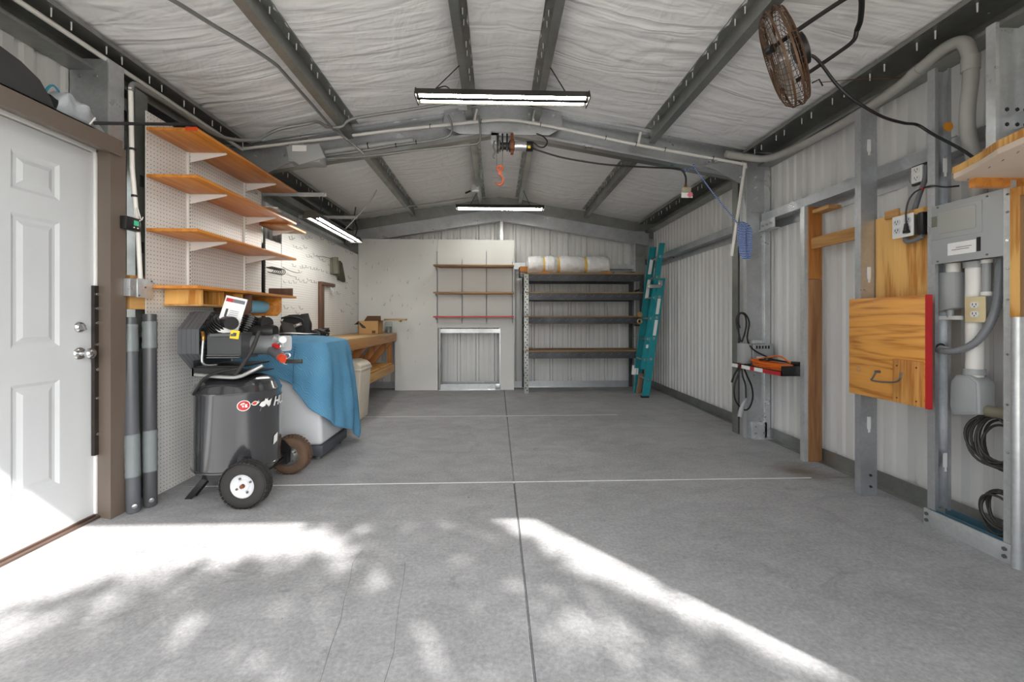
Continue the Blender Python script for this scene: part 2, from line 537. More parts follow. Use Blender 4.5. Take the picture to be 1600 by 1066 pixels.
CRK = [[(-.635, 2.11), (-.652, 1.95), (-.623, 1.81), (-.60, 1.70), (-.578, 1.59), (-.562, 1.455), (-.536, 1.32), (-.53, 1.1)], [(-.419, 1.94), (-.40, 1.80), (-.379, 1.64), (-.36, 1.53), (-.349, 1.42), (-.34, 1.2)]]
for cr in CRK:
    mb = MB()
    cr = [(a + random.uniform(-.006, .006), b) for a, b in cr]
    mb.add([(a, b, .0006) for a, b in cr] + [(a + random.uniform(.0012, .003), b, .0006) for a, b in cr], [(i, i + 1, len(cr) + i + 1, len(cr) + i) for i in range(len(cr) - 1)])
    part('hairline_crack', mb, plain('crack_dark', '6a6a68', .9) if 'crack_dark' not in bpy.data.materials else bpy.data.materials['crack_dark'], fl)
gr = struct('ground')
part('driveway', MB().box(-14, 14, -16, .27, -.2, -.03), M['ground'], gr)
part('lawn', MB().box(-14, 14, .27, 14, -.3, -.17), plain('grass_soil', '6f7a52', .9), gr)

# ---- ribbed wall panels
def ribs(L, u0=0.0, mn=.014):
    # profile points (u, d): d > 0 away from the room
    base = [(0, 0), (.016, .034), (.046, .034), (.062, 0), (.108, 0), (.122, mn), (.140, mn), (.154, 0), (.203, 0), (.217, mn), (.235, mn), (.249, 0)]
    out = []
    k = -1
    while True:
        for u, d in base:
            U = k * .305 + u + u0
            if U > L: return out + [(L, 0)]
            if U >= 0:
                if not out: out.append((0, 0))
                out.append((U, d))
        k += 1
def sheets(parent, org, dirv, outv, L, z0, ztop, mn=.014, w=.915):
    org = V(org); dirv = V(dirv); outv = V(outv)
    a = 0
    while a < L - 1e-4:
        b = min(a + w, L)
        pr = ribs(b - a, .12, mn)
        mb = MB()
        top = [org + dirv * (a + u) + outv * d for u, d in pr]
        n = len(pr)
        vs = [(p.x, p.y, z0) for p in top] + [(p.x, p.y, ztop(p)) for p in top]
        mb.add(vs, [(i, i + 1, n + i + 1, n + i) for i in range(n - 1)])
        part('wall_panel', mb, M['panel'], parent)
        a = b
wr = struct('wall_right')
sheets(wr, (XR, YB, 0), (0, -1, 0), (1, 0, 0), YB - YF, 0, lambda p: 2.72)
wbk = struct('wall_back')
sheets(wbk, (XR, YB, 0), (-1, 0, 0), (0, 1, 0), XR - XL, 0, lambda p: roofz(p.x) + .01, .004)
wlf = struct('wall_left')
sheets(wlf, (XL, YB, 0), (0, -1, 0), (-1, 0, 0), YB - 2.50, 0, lambda p: 2.72)
sheets(wlf, (XL, 2.50, 0), (0, -1, 0), (-1, 0, 0), 1.0, 2.06, lambda p: 2.72)
sheets(wlf, (XL, 1.50, 0), (0, -1, 0), (-1, 0, 0), 1.2, 0, lambda p: 2.72)
wf = struct('wall_front')
OPL, OPR, OPH = -1.95, 1.94, 2.50
part('wall_panel', MB().box(XL, OPL, .26, YF, 0, 2.75), M['panel'], wf)
part('wall_panel', MB().box(OPR, XR, .26, YF, 0, 2.75), M['panel'], wf)
part('header', MB().ext([(OPL, OPH), (OPR, OPH), (OPR, 2.78), (RX, 3.14), (OPL, 2.78)], (0, .26, 0), (0, YF, 0), (1, 0, 0), (0, 0, 1)), M['panel'], wf)

# ---- ceiling : insulation blanket, purlins, rafters
ce = struct('ceiling')
bays = [(-2.46, -1.29), (-1.29, -.22), (-.22, .335), (.335, 1.415), (1.415, 2.6)]
def sheet(x0, x1, y0, y1, sd):
    W = x1 - x0; L = y1 - y0
    def fn(u, v):
        x = x0 + W * u; y = y0 + L * v
        eu = max(0, math.sin(PI * u)); ev = max(0, math.sin(PI * v))
        sag = (.055 if W > .7 else .03) * eu ** .7 * ev ** .35
        q = noise.noise(V((x * 1.6, y * 1.1, sd)))
        q2 = noise.noise(V((x * 4, y * 3, sd + 5)))
        ed = abs(2 * u - 1)
        ph = y / .17 + 1.3 * q + 2.2 * (u - .5) ** 2 * (1 if v < .5 else -1) + .5 * q2
        w1 = abs(math.sin(PI * ph)) ** .6
        amp = .012 * (.2 + ed ** 1.3) * (.45 + .9 * max(0, noise.noise(V((x * 2.2, y * .9, sd + 9))) + .35))
        ph2 = (x + .25 * y) / .21 + 1.6 * noise.noise(V((x * 1.3, y * 1.6, sd + 3)))
        amp2 = .008 * max(0, noise.noise(V((x * 1.1, y * 1.4, sd + 17))) + .15)
        z = roofz(x) - .006 - sag + (w1 - .6) * amp * eu ** .25 + math.sin(2 * PI * ph2) * amp2 * eu
        z += .012 * q * eu
        return (x, y, min(z, roofz(x) - .003))
    return MB().grid(fn, 26 if W > .7 else 14, int(L / .02))
for i, (a, b) in enumerate(bays):
    part('insulation_sheet', sheet(a, b, .30, 3.91, i * 3.1), M['foil'], ce, smooth=True)
    part('insulation_sheet', sheet(a, b, 3.91, 6.97, i * 3.1 + 40), M['foil'], ce, smooth=True)
mb = MB()
mb.ext([(-2.75, roofz(-2.75) + .02), (RX, 3.145), (2.87, roofz(2.87) + .02), (2.87, roofz(2.87) + .05), (RX, 3.18), (-2.75, roofz(-2.75) + .05)], (0, .24, 0), (0, 7.2, 0), (1, 0, 0), (0, 0, 1))
part('roof_panel', mb, M['steel_l'], ce)

SL = math.atan(.172)
def purlin(xe, W, H, y0, y1, m='steel_d'):
    # Z section; xe = eave-side edge of the lower flange, the upper flange points to the ridge
    r = 1 if xe < RX else -1
    A = V((math.cos(SL) * r, 0, math.sin(SL))); B = V((-math.sin(SL) * r, 0, math.cos(SL)))
    t = .003; L = .016
    poly = [(0, L), (0, 0), (W, 0), (W, H - t), (2 * W, H - t), (2 * W, H - L), (2 * W + t, H - L), (2 * W + t, H), (W - t, H), (W - t, t), (t, t), (t, L)]
    z0 = roofz(xe) - H - .012
    mb = MB().ext(poly, (xe, y0, z0), (xe, y1, z0), A, B)
    p = part('purlin', mb, M[m], ce)
    s = MB()
    y = y0 + .12; k = 0
    while y < y1 - .05:
        q = V((xe, y, z0)) + A * (W * 1.5) + B * (H - .004)
        s.cyl(q, q - V((0, 0, .04)), .0042, .003, n=5)
        y += (.1, .22)[k % 2]; k += 1
    part('roof_screws', s, M['white'], p, 'row of bright screw tips', kind='stuff')
for xe in (-1.345, -.275, .39, 1.465):
    purlin(xe, .056, .135, YF, 3.87)
    purlin(xe, .056, .135, 3.96, 6.76)
# eave struts
for s in (-1, 1):
    xw = XL + .004 if s < 0 else XR - .004
    for y0, y1 in ((YF, 3.86), (4.10, 6.9)):
        z0 = 2.535
        A = V((-s, 0, 0))
        W2 = .265 if s < 0 else .285
        es = [(0, 0), (.14, 0), (.14, .02), (.137, .02), (.137, .003), (.003, .003), (.003, .137), (W2 - .003, .137), (W2 - .003, .115), (W2, .115), (W2, .14), (0, .14)]
        mb = MB().ext(es, (xw, y0, z0), (xw, y1, z0), A, (0, 0, 1))
        p = part('eave_strut', mb, M['steel_d'], ce)
        sm = MB(); y = y0 + .1; k = 0
        while y < y1:
            q = V((xw - s * .205, y, z0 + .136))
            sm.cyl(q, q - V((0, 0, .045)), .0042, .003, n=5); y += (.1, .2)[k % 2]; k += 1
        part('roof_screws', sm, M['white'], p, 'row of bright screw tips', kind='stuff')
# main frame rafters
for s in (-1, 1):
    xe = XL + .02 if s < 0 else XR - .03
    p0 = V((xe, 3.95, roofz(xe) - .02)); p1 = V((RX, 3.95, 3.105))
    B = V((-s * -math.sin(SL) if False else 0, 0, 1))
    H = .265
    mb = MB().ext([(a, b - H) for a, b in cpoly(H, .075, .022, .004)], p0, p1, (0, -1, 0), (0, 0, 1))
    part('rafter', mb, M['steel'], ce)
    mb = MB().ext([(a, b - H) for a, b in cpoly(H, .07, .022, .004)], p0 + V((0, .004, 0)), p1 + V((0, .004, 0)), (0, 1, 0), (0, 0, 1))
    part('rafter', mb, M['steel_d'], ce)
    # bright upper and lower lips
    part('rafter_lip', MB().ext([(0, -.012), (0, .012), (.003, .012), (.003, -.012)], p0 + V((0, -.078, -.012)), p1 + V((0, -.078, -.012)), (0, -1, 0), (0, 0, 1)), M['steel_l'], ce, 'bright rolled upper lip')
    # rear frame
    xe2 = XL + .1 if s < 0 else XR - .12
    mb = MB().ext([(0, -.195), (0, 0), (.09, 0), (.09, -.004), (.004, -.004), (.004, -.191), (.09, -.191), (.09, -.195)], (xe2, 6.75, 2.885 - .163 * abs(xe2 - RX)), (RX, 6.75, 2.885), (0, 1, 0), (0, 0, 1))
    part('rafter', mb, M['steel'], ce)
    # front frame, above the view
# upper filler strip behind rear rafter
for s in (-1, 1):
    xe2 = XL if s < 0 else XR
    mb = MB().ext([(0, -.26), (0, 0), (.004, 0), (.004, -.26)], (xe2, 6.86, roofz(xe2)), (RX, 6.86, roofz(RX)), (0, 1, 0), (0, 0, 1))
    part('gable_closure', mb, M['steel_d'], ce)
ap = MB().ext([(-.34, 2.80), (.48, 2.80), (.60, 2.865), (.60, 3.005), (RX, 3.085), (-.48, 3.005), (-.48, 2.865)], (0, 3.862, 0), (0, 3.870, 0), (1, 0, 0), (0, 0, 1))
apo = part('apex_plate', ap, M['steel'], ce, bev=.001)
bo = MB()
def bolt(mb, p, ax, r=.011, h=.012):
    p = V(p); mb.cyl(p, p + V(ax) * h, r, n=6)
for x in (-.40, -.30, -.20, .30, .40, .52):
    for dz in (.04, .17):
        bolt(bo, (x, 3.862, 2.86 + dz * .75 + (.0 if abs(x) < .35 else -.01)), (0, -1, 0))
part('bolt', bo, M['steel_l'], apo)
for s in (-1, 1):
    xi = (XL + .24) if s < 0 else (XR - .25)
    xo = (XL + .02) if s < 0 else (XR - .03)
    zi = roofz(xi)
    poly = [(xo, zi - .09), (xi - s * .42, roofz(xi - s * .42) - .27), (xi - s * .30, roofz(xi - s * .3) - .285), (xi - s * .04, zi - .37), (xi, zi - .62), (xo, zi - .62)]
    g = part('eave_plate', MB().ext(poly, (0, 3.858, 0), (0, 3.866, 0), (1, 0, 0), (0, 0, 1)), M['steel'], ce)
    bo = MB()
    for a, b in ((-.3, -.16), (-.36, -.16), (-.05, -.17), (-.06, -.3), (-.06, -.4), (-.06, -.5), (.08, -.3), (.08, -.4), (.08, -.5)):
        bolt(bo, (xi + s * a, 3.858, zi + b), (0, -1, 0), .009, .03)
    part('bolt', bo, M['steel_l'], g)

# ---- columns, girts, base angle : right wall
def cc(parent, name, mat, p0, p1, A, B, H, W, L=.018, t=.003, label=None):
    return part(name, MB().ext(cpoly(H, W, L, t), p0, p1, A, B), mat, parent, label)
# main column: two channels back to back, web towards the camera
cc(wr, 'column', M['steel'], (2.33, 3.87, 0), (2.33, 3.87, 2.62), (0, 1, 0), (1, 0, 0), .22, .10)
cc(wr, 'column', M['steel_d'], (2.33, 4.10, 0), (2.33, 4.10, 2.62), (0, -1, 0), (1, 0, 0), .22, .10)
part('column_edge', MB().box(2.322, 2.33, 3.855, 3.90, 0, 2.45).box(2.50, 2.55, 3.850, 3.868, 0.0, 2.5), M['steel_l'], wr, 'bright folded column edges')
cb = part('base_clip', MB().box(2.38, 2.52, 3.85, 3.869, 0.004, .15).box(2.37, 2.54, 3.80, 3.87, 0, .008), M['steel_l'], wr, bev=.001)
bo = MB()
for x in (2.41, 2.49):
    for z in (.05, .11): bolt(bo, (x, 3.85, z), (0, -1, 0), .010, .012)
part('bolt', bo, M['nickel'], cb)
cc(wlf, 'column', M['steel_l'], (-2.22, 3.87, 0), (-2.22, 3.87, 2.62), (0, 1, 0), (-1, 0, 0), .21, .10)
cc(wlf, 'column', M['steel_d'], (-2.22, 4.10, 0), (-2.22, 4.10, 2.62), (0, -1, 0), (-1, 0, 0), .21, .10)
# girts
Z = [(0, -.07), (.004, -.07), (.004, 0), (.11, 0), (.11, .075), (.095, .075), (.095, .071), (.106, .071), (.106, .004), (0, .004)]
for y0, y1 in ((.31, 3.85), (4.10, 6.94)):
    part('girt', MB().ext(Z, (XR - .002, y0, 2.015), (XR - .002, y1, 2.015), (-1, 0, 0), (0, 0, 1)), M['steel'], wr)
part('girt', MB().ext(Z, (XR - .002, 1.7, 2.05), (XR - .002, 3.0, 2.05), (-.4, 0, 0), (0, 0, 1)), M['steel_l'], wr)
for y0, y1 in ((2.62, 3.86), (4.10, 6.94)):
    part('girt', MB().ext(Z, (XL + .002, y0, 2.18), (XL + .002, y1, 2.18), (1, 0, 0), (0, 0, 1)), M['steel'], wlf)
    part('girt', MB().ext(Z, (XL + .002, y0, 2.42), (XL + .002, y1, 2.42), (1, 0, 0), (0, 0, 1)), M['steel_d'], wlf)
cl = part('girt_clip', MB().box(2.45, 2.54, 3.70, 3.87, 1.93, 1.938).box(2.465, 2.47, 3.66, 3.86, 1.935, 2.02), M['steel_l'], wr)
bo = MB()
for y in (3.70, 3.76, 3.82): bolt(bo, (2.465, y, 1.975), (-1, 0, 0), .011, .015)
part('bolt', bo, M['nickel'], cl)
# base angles
BA = [(0, 0), (.055, 0), (.055, .004), (.004, .004), (.004, .10), (0, .10)]
for y0, y1 in ((.31, 3.86), (4.10, 6.94)):
    part('base_angle', MB().ext([(a, b) for a, b in BA], (XR - .03, y0, .0), (XR - .03, y1, .0), (-1, 0, 0), (0, 0, 1)), M['steel_d'], wr)
part('base_angle', MB().ext(BA, (XL + .01, 2.6, 0), (XL + .01, 6.9, 0), (1, 0, 0), (0, 0, 1)), M['steel_d'], wlf)
part('base_angle', MB().ext(BA, (XL + .01, 6.90, 0), (XR - .02, 6.90, 0), (0, -1, 0), (0, 0, 1)), M['steel'], wbk)
# rear corner columns, gable post and rear girt
cc(wbk, 'column', M['steel_d'], (2.26, 6.80, 0), (2.26, 6.80, 2.52), (0, 1, 0), (1, 0, 0), .16, .10)
part('column', MB().box(2.225, 2.245, 6.76, 6.90, 0, 2.34), M['steel_l'], wbk)
cc(wbk, 'column', M['steel_d'], (-2.20, 6.80, 0), (-2.20, 6.80, 2.52), (0, 1, 0), (-1, 0, 0), .2, .10)
part('gable_post', MB().ext(cpoly(.05, .05, .01, .003), (.055, 6.80, 2.3), (.055, 6.80, 2.71), (0, 1, 0), (1, 0, 0)), M['steel_l'], wbk)
part('girt', MB().ext(Z, (.32, 6.93, 1.93), (2.24, 6.93, 1.93), (0, -1, 0), (0, 0, 1)), M['steel_l'], wbk)
pb = part('eave_plate', MB().box(2.08, 2.40, 6.742, 6.75, 2.33, 2.53), M['steel'], wbk)
bo = MB()
for x in (2.16, 2.30):
    for z in (2.38, 2.48): bolt(bo, (x, 6.742, z), (0, -1, 0), .009, .012)
part('bolt', bo, M['steel_l'], pb)
# studs on the right wall
def punch(parent, x, y, z, ax='y', w=.022, h=.075):
    if ax == 'y':
        mb = MB().box(x - w / 2, x + w / 2, y - .004, y - .001, z - h / 2, z + h / 2).box(x - w / 5, x + w / 3, y - .004, y - .001, z - h * .8, z - h / 2)
    else:
        mb = MB().box(x + .001, x + .004, y - w / 2, y + w / 2, z - h / 2, z + h / 2)
    return mb
s1 = cc(wr, 'stud', M['steel'], (2.285, 2.57, 0), (2.285, 2.57, 2.43), (0, 1, 0), (1, 0, 0), .105, .045)
for z in (2.20, 1.40, .46):
    part('stud_slot', punch(s1, 2.335, 2.57, z), M['panel'], s1)
bo = MB()
for z in (.06, .13): bolt(bo, (2.345, 2.57, z), (0, -1, 0), .008, .008)
part('bolt', bo, M['slot'], s1)
s2 = cc(wr, 'stud', M['steel'], (2.332, 2.205, .09), (2.332, 2.205, 2.45), (0, -1, 0), (1, 0, 0), .09, .04)
for z in (.36, 1.93):
    part('stud_slot', punch(s2, 2.385, 2.165, z), M['panel'], s2)
part('orange_mark', MB().cyl((2.40, 2.163, 2.135), (2.40, 2.158, 2.135), .025), plain('orange_paint', 'd08a28'), s2, 'orange paint spot')
s3 = cc(wr, 'stud', M['steel_l'], (2.332, 1.862, .02), (2.332, 1.862, 1.74), (0, -1, 0), (1, 0, 0), .09, .035)
bo = MB()
for z in (.5, .72, .95, 1.2, 1.34, 1.47, 1.6, 1.68): bolt(bo, (2.332, 1.842, z), (-1, 0, 0), .006, .006)
part('screw', bo, M['chrome'], s3)
s4 = cc(wr, 'stud', M['steel_l'], (2.33, 1.93, 1.80), (2.33, 1.93, 2.50), (0, -1, 0), (1, 0, 0), .16, .04)
bo = MB()
for z in (2.02, 2.09):
    for x in (2.38, 2.43, 2.47): bolt(bo, (x, 1.887, z), (0, -1, 0), .010, .003)
part('bolt_hole', bo, M['slot'], s4)
# door-side rolled column at the right edge
mb = MB()
for k in range(5):
    mb.cyl((2.32 + .034 * k, 1.80, 0), (2.32 + .034 * k, 1.80, 1.12), .019, n=14)
part('fluted_column', mb, M['steel_l'], wr, 'fluted bright metal column', smooth=True)
mb = MB().box(2.32, 2.50, 1.78, 1.79, 1.12, 1.66)
part('backing_board', mb, M['plyd'], wr, 'dark varnished plywood board')
part('backing_board', MB().box(2.318, 2.345, 1.79, 1.826, 1.12, 1.70), M['ply2'], wr, 'pale plywood edge strip')
bp = part('base_plate', MB().box(2.318, 2.328, 1.823, 2.212, 0, .088), M['steel_l'], wr, bev=.001)
bo = MB()
for y in (1.845, 2.195):
    for z in (.028, .062): bolt(bo, (2.318, y, z), (-1, 0, 0), .010, .006)
part('bolt', bo, M['iron'], bp)
part('floor_track', MB().ext([(0, 0), (.09, 0), (.09, .05), (.087, .05), (.087, .003), (.003, .003), (.003, .05), (0, .05)], (2.34, 1.83, .045), (2.34, 2.2, .045), (1, 0, 0), (0, 0, 1)), galv('blue_filmed_steel', '5c7f90'), wr, 'bluish steel track')

# ---- left front frame column and door
cc(wlf, 'column', M['steel'], (-2.225, 2.50, 2.1), (-2.225, 2.50, 2.60), (0, 1, 0), (-1, 0, 0), .21, .10)
lc = part('column_edge', MB().box(-2.225, -2.219, 2.50, 2.60, 0, 2.6), M['steel_l'], wlf, 'bright column face')
bo = MB()
for x in (-2.38, -2.29): bolt(bo, (x, 2.50, 2.50), (0, -1, 0), .012, .006)
part('bolt', bo, M['nickel'], lc)
cc(wlf, 'stud', M['steel_d'], (-2.20, 2.655, 0), (-2.20, 2.655, 2.52), (-1, 0, 0), (0, 1, 0), .09, .05)
bo = MB()
for z in (1.93, 1.52, .93): bo.box(-2.199, -2.194, 2.685, 2.71, z, z + .07)
part('stud_slot', bo, M['slot'], wlf)

dr = struct('door_1')
DX = -2.25
def frame_panel(mb, y0, y1, z0, z1, d=.009):
    # raised-and-fielded panel pressed into the door skin
    def rect(i, x): return [(x, y0 + i, z0 + i), (x, y1 - i, z0 + i), (x, y1 - i, z1 - i), (x, y0 + i, z1 - i)]
    vs = rect(0, DX) + rect(.016, DX - d) + rect(.030, DX - d) + rect(.052, DX - .001)
    fs = []
    for k in range(3):
        for i in range(4):
            j = (i + 1) % 4
            fs.append((k * 4 + i, k * 4 + j, k * 4 + 4 + j, k * 4 + 4 + i))
    fs.append((12, 13, 14, 15))
    return mb.add(vs, fs)
pans = []
for (a, b) in ((1.66, 1.96), (2.04, 2.345 - .085)):
    for (c, d) in ((1.72, 1.905), (.972, 1.608), (.262, .80)):
        pans.append((a, b, c, d))
Y0, Y1, Z0, Z1 = 1.52, 2.44, .015, 2.035
yc = sorted({Y0, Y1} | {p[0] for p in pans} | {p[1] for p in pans}); zc = sorted({Z0, Z1} | {p[2] for p in pans} | {p[3] for p in pans})
mb = MB()
for i in range(len(yc) - 1):
    for j in range(len(zc) - 1):
        if any(abs(p[0] - yc[i]) < 1e-6 and abs(p[2] - zc[j]) < 1e-6 for p in pans): continue
        mb.add([(DX, yc[i], zc[j]), (DX, yc[i + 1], zc[j]), (DX, yc[i + 1], zc[j + 1]), (DX, yc[i], zc[j + 1])], [(0, 1, 2, 3)])
mb.box(DX - .04, DX - .012, Y0, Y1, Z0, Z1)
slab = part('door_slab', mb, M['doorp'], dr)
for p in pans:
    part('door_panel', frame_panel(MB(), *p), M['doorp'], slab)
part('door_frame', MB().box(DX - .06, DX + .012, Y1 + .002, Y1 + .018, 0, 2.06).box(DX - .06, DX + .012, 1.49, Y1 + .02, 2.042, 2.066), M['white'], dr, bev=.002)
part('trim_jamb', MB().ext([(DX, 2.457), (-2.136, 2.418), (-2.136, 2.515), (-2.142, 2.515), (-2.142, 2.426), (DX, 2.463)], (0, 0, 0), (0, 0, 2.085), (1, 0, 0), (0, 1, 0)), M['brown'], dr, 'brown folded metal jamb trim')
part('trim_head', MB().box(-2.30, -2.115, 1.2, 2.30, 2.112, 2.118).box(-2.121, -2.115, 1.2, 2.47, 2.028, 2.118).box(-2.42, -2.118, 1.2, 2.47, 2.112, 2.118)
     .add([(-2.118, 1.2, 2.028), (-2.118, 2.47, 2.028), (-2.24, 2.47, 2.062), (-2.24, 1.2, 2.062)], [(0, 1, 2, 3)]), M['brown'], dr, 'brown folded metal head trim')
part('threshold', MB().box(DX - .03, DX + .035, 1.3, 2.455, 0, .012).box(DX - .03, DX + .012, 1.3, 2.455, .012, .022), plain('bronze_sill', '5f4d44', .4, .4), dr, bev=.002)
lg = part('latch_guard', MB().box(DX + .004, DX + .022, 2.425, 2.452, .352, 1.297), plain('black_strip', '2a2420', .5, 0, .5, 20), dr, 'black worn strip with round bolts')
bo = MB()
for z in (.50, .70, .86, 1.0, 1.12, 1.20, 1.28): bolt(bo, (DX + .022, 2.438, z - .03), (1, 0, 0), .009, .006)
part('bolt', bo, M['chrome'], lg)
db = part('deadbolt', MB().lathe([(0, .016), (.020, .016), (.027, .010), (.030, 0)], (DX, 2.362, 1.068), (1, 0, 0), 24), M['chrome'], dr, smooth=True)
part('thumb_turn', MB().obox((DX + .024, 2.362, 1.068), (.016, .008, .034), (.5, 0, 0)), M['nickel'], db, bev=.002)
kn = part('door_knob', MB().lathe([(0, .012), (.024, .012), (.032, .006), (.034, 0)], (DX, 2.362, .925), (1, 0, 0), 24)
     .lathe([(0, .078), (.018, .076), (.028, .066), (.030, .054), (.022, .040), (.013, .034), (.012, .01)], (DX, 2.362, .925), (1, 0, 0), 24), M['chrome'], dr, smooth=True)

# ================================================================== LEFT SIDE
# pegboards
def board(name, label, mbs, mat, group='white pegboards on the walls'):
    return solo(name, mbs, mat, label, 'pegboard', group)
solo('pegboard', MB().box(-2.146, -2.14, 2.66, 3.925, .0, 2.385), M['pegY'], 'tall white pegboard sheet behind the wooden shelves and air compressor', 'pegboard', 'white pegboards on the walls')
solo('pegboard', MB().box(-2.148, -2.142, 4.00, 4.283, .0, 1.86), M['pegY'], 'narrow white pegboard strip between steel column and hook-covered board', 'pegboard', 'white pegboards on the walls')
solo('pegboard', MB().box(-2.146, -2.14, 4.290, 6.61, .0, 2.11), M['pegY'], 'wide white pegboard above the workbench, full of hooks, under the angled lamp', 'pegboard', 'white pegboards on the walls')
solo('wall_batten', MB().box(-2.19, -2.150, 2.56, 6.5, 1.17, 1.26), M['pineY'], 'horizontal pine batten behind the pegboards, showing beside the brown jamb', 'batten', bev=.002)
solo('wall_batten', MB().box(-2.185, -2.150, 2.56, 2.66, 1.345, 1.37), M['pineY'], 'short orange wood strip just above the galvanised junction box', 'batten')

# shelf standards
for y, w in ((3.012, 'nearer'), (3.667, 'farther')):
    mb = MB().ext([(0, 0), (.014, 0), (.014, .028), (0, .028), (0, .024), (.010, .024), (.010, .004), (0, .004)], (-2.14, y - .014, 1.32), (-2.14, y - .014, 2.30), (1, 0, 0), (0, 1, 0))
    o = solo('shelf_standard', mb, M['white'], w + ' white slotted upright rail holding the amber shelves on the left', 'shelf rail', 'white shelf rails')
    s = MB()
    for k in range(38): s.box(-2.1262, -2.1255, y - .003, y + .003, 1.34 + k * .0255, 1.352 + k * .0255)
    part('slot', s, M['slot'], o, kind='stuff')
# four amber shelves with brackets
SH = [(2.265, 'topmost amber wooden shelf, with a red-tipped near corner'), (1.978, 'second amber wooden shelf from the top on the left pegboard'),
      (1.648, 'third amber wooden shelf from the top on the left pegboard'), (1.300, 'lowest amber wooden shelf, carrying a dark board on its far end')]
for k, (z, lab) in enumerate(SH):
    t = thing('wall_shelf', lab, 'shelf', (-2.13, 2.66, z), 'amber wooden wall shelves')
    part('board', MB().box(-2.135, -1.832, 2.655, 3.94, z, z + .019), M['shelfw'], t, bev=.002)
    if k == 0:
        part('painted_corner', MB().box(-1.90, -1.829, 2.648, 2.656, z - .001, z + .020), plain('orange_red_paint', 'd04a20'), t, 'orange-red painted corner')
    if k < 3:
        for y in (3.012, 3.667):
            L = .245
            mb = MB().ext([(0, 0), (L, -.004), (L, -.010), (.02, -.062), (0, -.066)], (-2.124, y - .002, z), (-2.124, y + .002, z), (1, 0, 0), (0, 0, 1))
            mb.box(-2.124, -2.124 + L, y - .009, y + .009, z - .004, z - .001)
            part('bracket', mb, M['white'], t)
# far small shelf
t = thing('wall_shelf', 'small pale brown shelf behind the amber shelves, beside the grey column', 'shelf', (-2.13, 4.0, 1.965))
part('board', MB().box(-2.135, -1.885, 3.88, 4.25, 1.955, 1.975), wood('dull_shelf_wood', 'a5794a', '7d552c', 1), t, bev=.002)
part('bracket', MB().ext([(0, 0), (.2, 0), (.02, -.05), (0, -.05)], (-2.13, 4.10, 1.955), (-2.13, 4.104, 1.955), (1, 0, 0), (0, 0, 1)), M['white'], t)
solo('shelf_bracket', MB().box(-2.14, -1.93, 3.80, 3.806, 2.085, 2.10).box(-2.14, -1.95, 3.72, 3.90, 2.078, 2.084), M['white'], 'spare white shelf bracket under the far end of the top shelf', 'bracket')

# dark board on lowest shelf
solo('dark_board', MB().box(-2.06, -1.845, 3.72, 3.90, 1.3195, 1.326).box(-2.06, -1.845, 3.894, 3.90, 1.326, 1.39), M['darkw'], 'dark brown board standing on the far end of the lowest amber shelf', 'board', bev=.001)
# open pine box bracket under the shelf
t = thing('pine_box', 'open pine box fixed under the near end of the lowest amber shelf', 'box', (-2.0, 2.9, 1.2))
for y in (2.79, 3.0, 3.22):
    part('divider', MB().box(-2.13, -1.90, y, y + .018, 1.208, 1.299), M['ply2'], t)
part('bottom', MB().box(-2.13, -1.885, 2.78, 3.245, 1.196, 1.207), M['pineY'], t)
part('back', MB().box(-2.134, -2.126, 3.02, 3.22, 1.21, 1.295), M['white'], t, 'white back panel')
# towel holder : dark near cheek, orange far cheek, blue roll
t = thing('roll_holder', 'wooden roll holder with one walnut cheek, hanging under the lowest amber shelf', 'holder', (-1.98, 3.4, 1.14))
ch = [(-2.13, 1.299), (-1.855, 1.299), (-1.855, 1.175), (-1.89, 1.138), (-2.09, 1.138), (-2.13, 1.175)]
part('cheek', MB().ext(ch, (0, 3.26, 0), (0, 3.278, 0), (1, 0, 0), (0, 0, 1)), M['darkw'], t, 'dark walnut cheek', bev=.002)
part('cheek', MB().ext(ch, (0, 3.70, 0), (0, 3.718, 0), (1, 0, 0), (0, 0, 1)), M['shelfw'], t, 'amber wood cheek', bev=.002)
solo('foam_roll', MB().lathe([(0, 0), (.048, 0), (.052, .01), (.052, .40), (.044, .416), (0, .418)], (-1.99, 3.28, 1.215), (0, 1, 0), 24), M['foam'], 'pale blue roll held in the wooden holder under the shelf', 'roll', smooth=True)

# junction box, conduit, controller, poles between jamb and pegboard
t = thing('junction_box', 'square galvanised junction box at the foot of the white conduit, beside the jamb', 'junction box', (-2.15, 2.62, 1.245))
part('box', MB().box(-2.15, -2.10, 2.50, 2.66, 1.243, 1.345), M['steel'], t, bev=.003)
part('cover', MB().box(-2.101, -2.096, 2.545, 2.655, 1.238, 1.350), M['steel_l'], t, bev=.001)
s = MB()
for y, z in ((2.555, 1.25), (2.645, 1.34), (2.60, 1.30)): s.cyl((-2.096, y, z), (-2.093, y, z), .005, n=8)
part('screw', s, M['iron'], t)
t = thing('conduit', 'white plastic conduit running up the wall beside the tall brown jamb', 'conduit', (-2.13, 2.6, 1.35))
part('pipe', MB().tube([(-2.125, 2.60, 1.35), (-2.125, 2.585, 1.6), (-2.135, 2.555, 2.0), (-2.135, 2.545, 2.46)], .012, 12), M['pvc'], t, smooth=True)
s = MB()
for z, y in ((1.83, 2.565), (1.63, 2.583), (2.1, 2.553)): s.cyl((-2.13, y, z), (-2.13, y, z + .012), .016, n=12)
part('tie', s, M['black'], t)
t = thing('conduit', 'grey pipe elbow running from the top of the white conduit along the left eave', 'conduit', (-2.13, 2.6, 2.46))
part('pipe', MB().tube(spline([(-2.135, 2.545, 2.44), (-2.135, 2.56, 2.49), (-2.13, 2.62, 2.50), (-2.12, 2.9, 2.50), (-2.10, 3.19, 2.485), (-2.02, 3.35, 2.50), (-1.90, 3.48, 2.56)]), .014, 10), M['emt'], t, smooth=True)
t = thing('timer_box', 'small black controller with a green screen stuck to the brown jamb', 'timer', (-2.12, 2.53, 1.62))
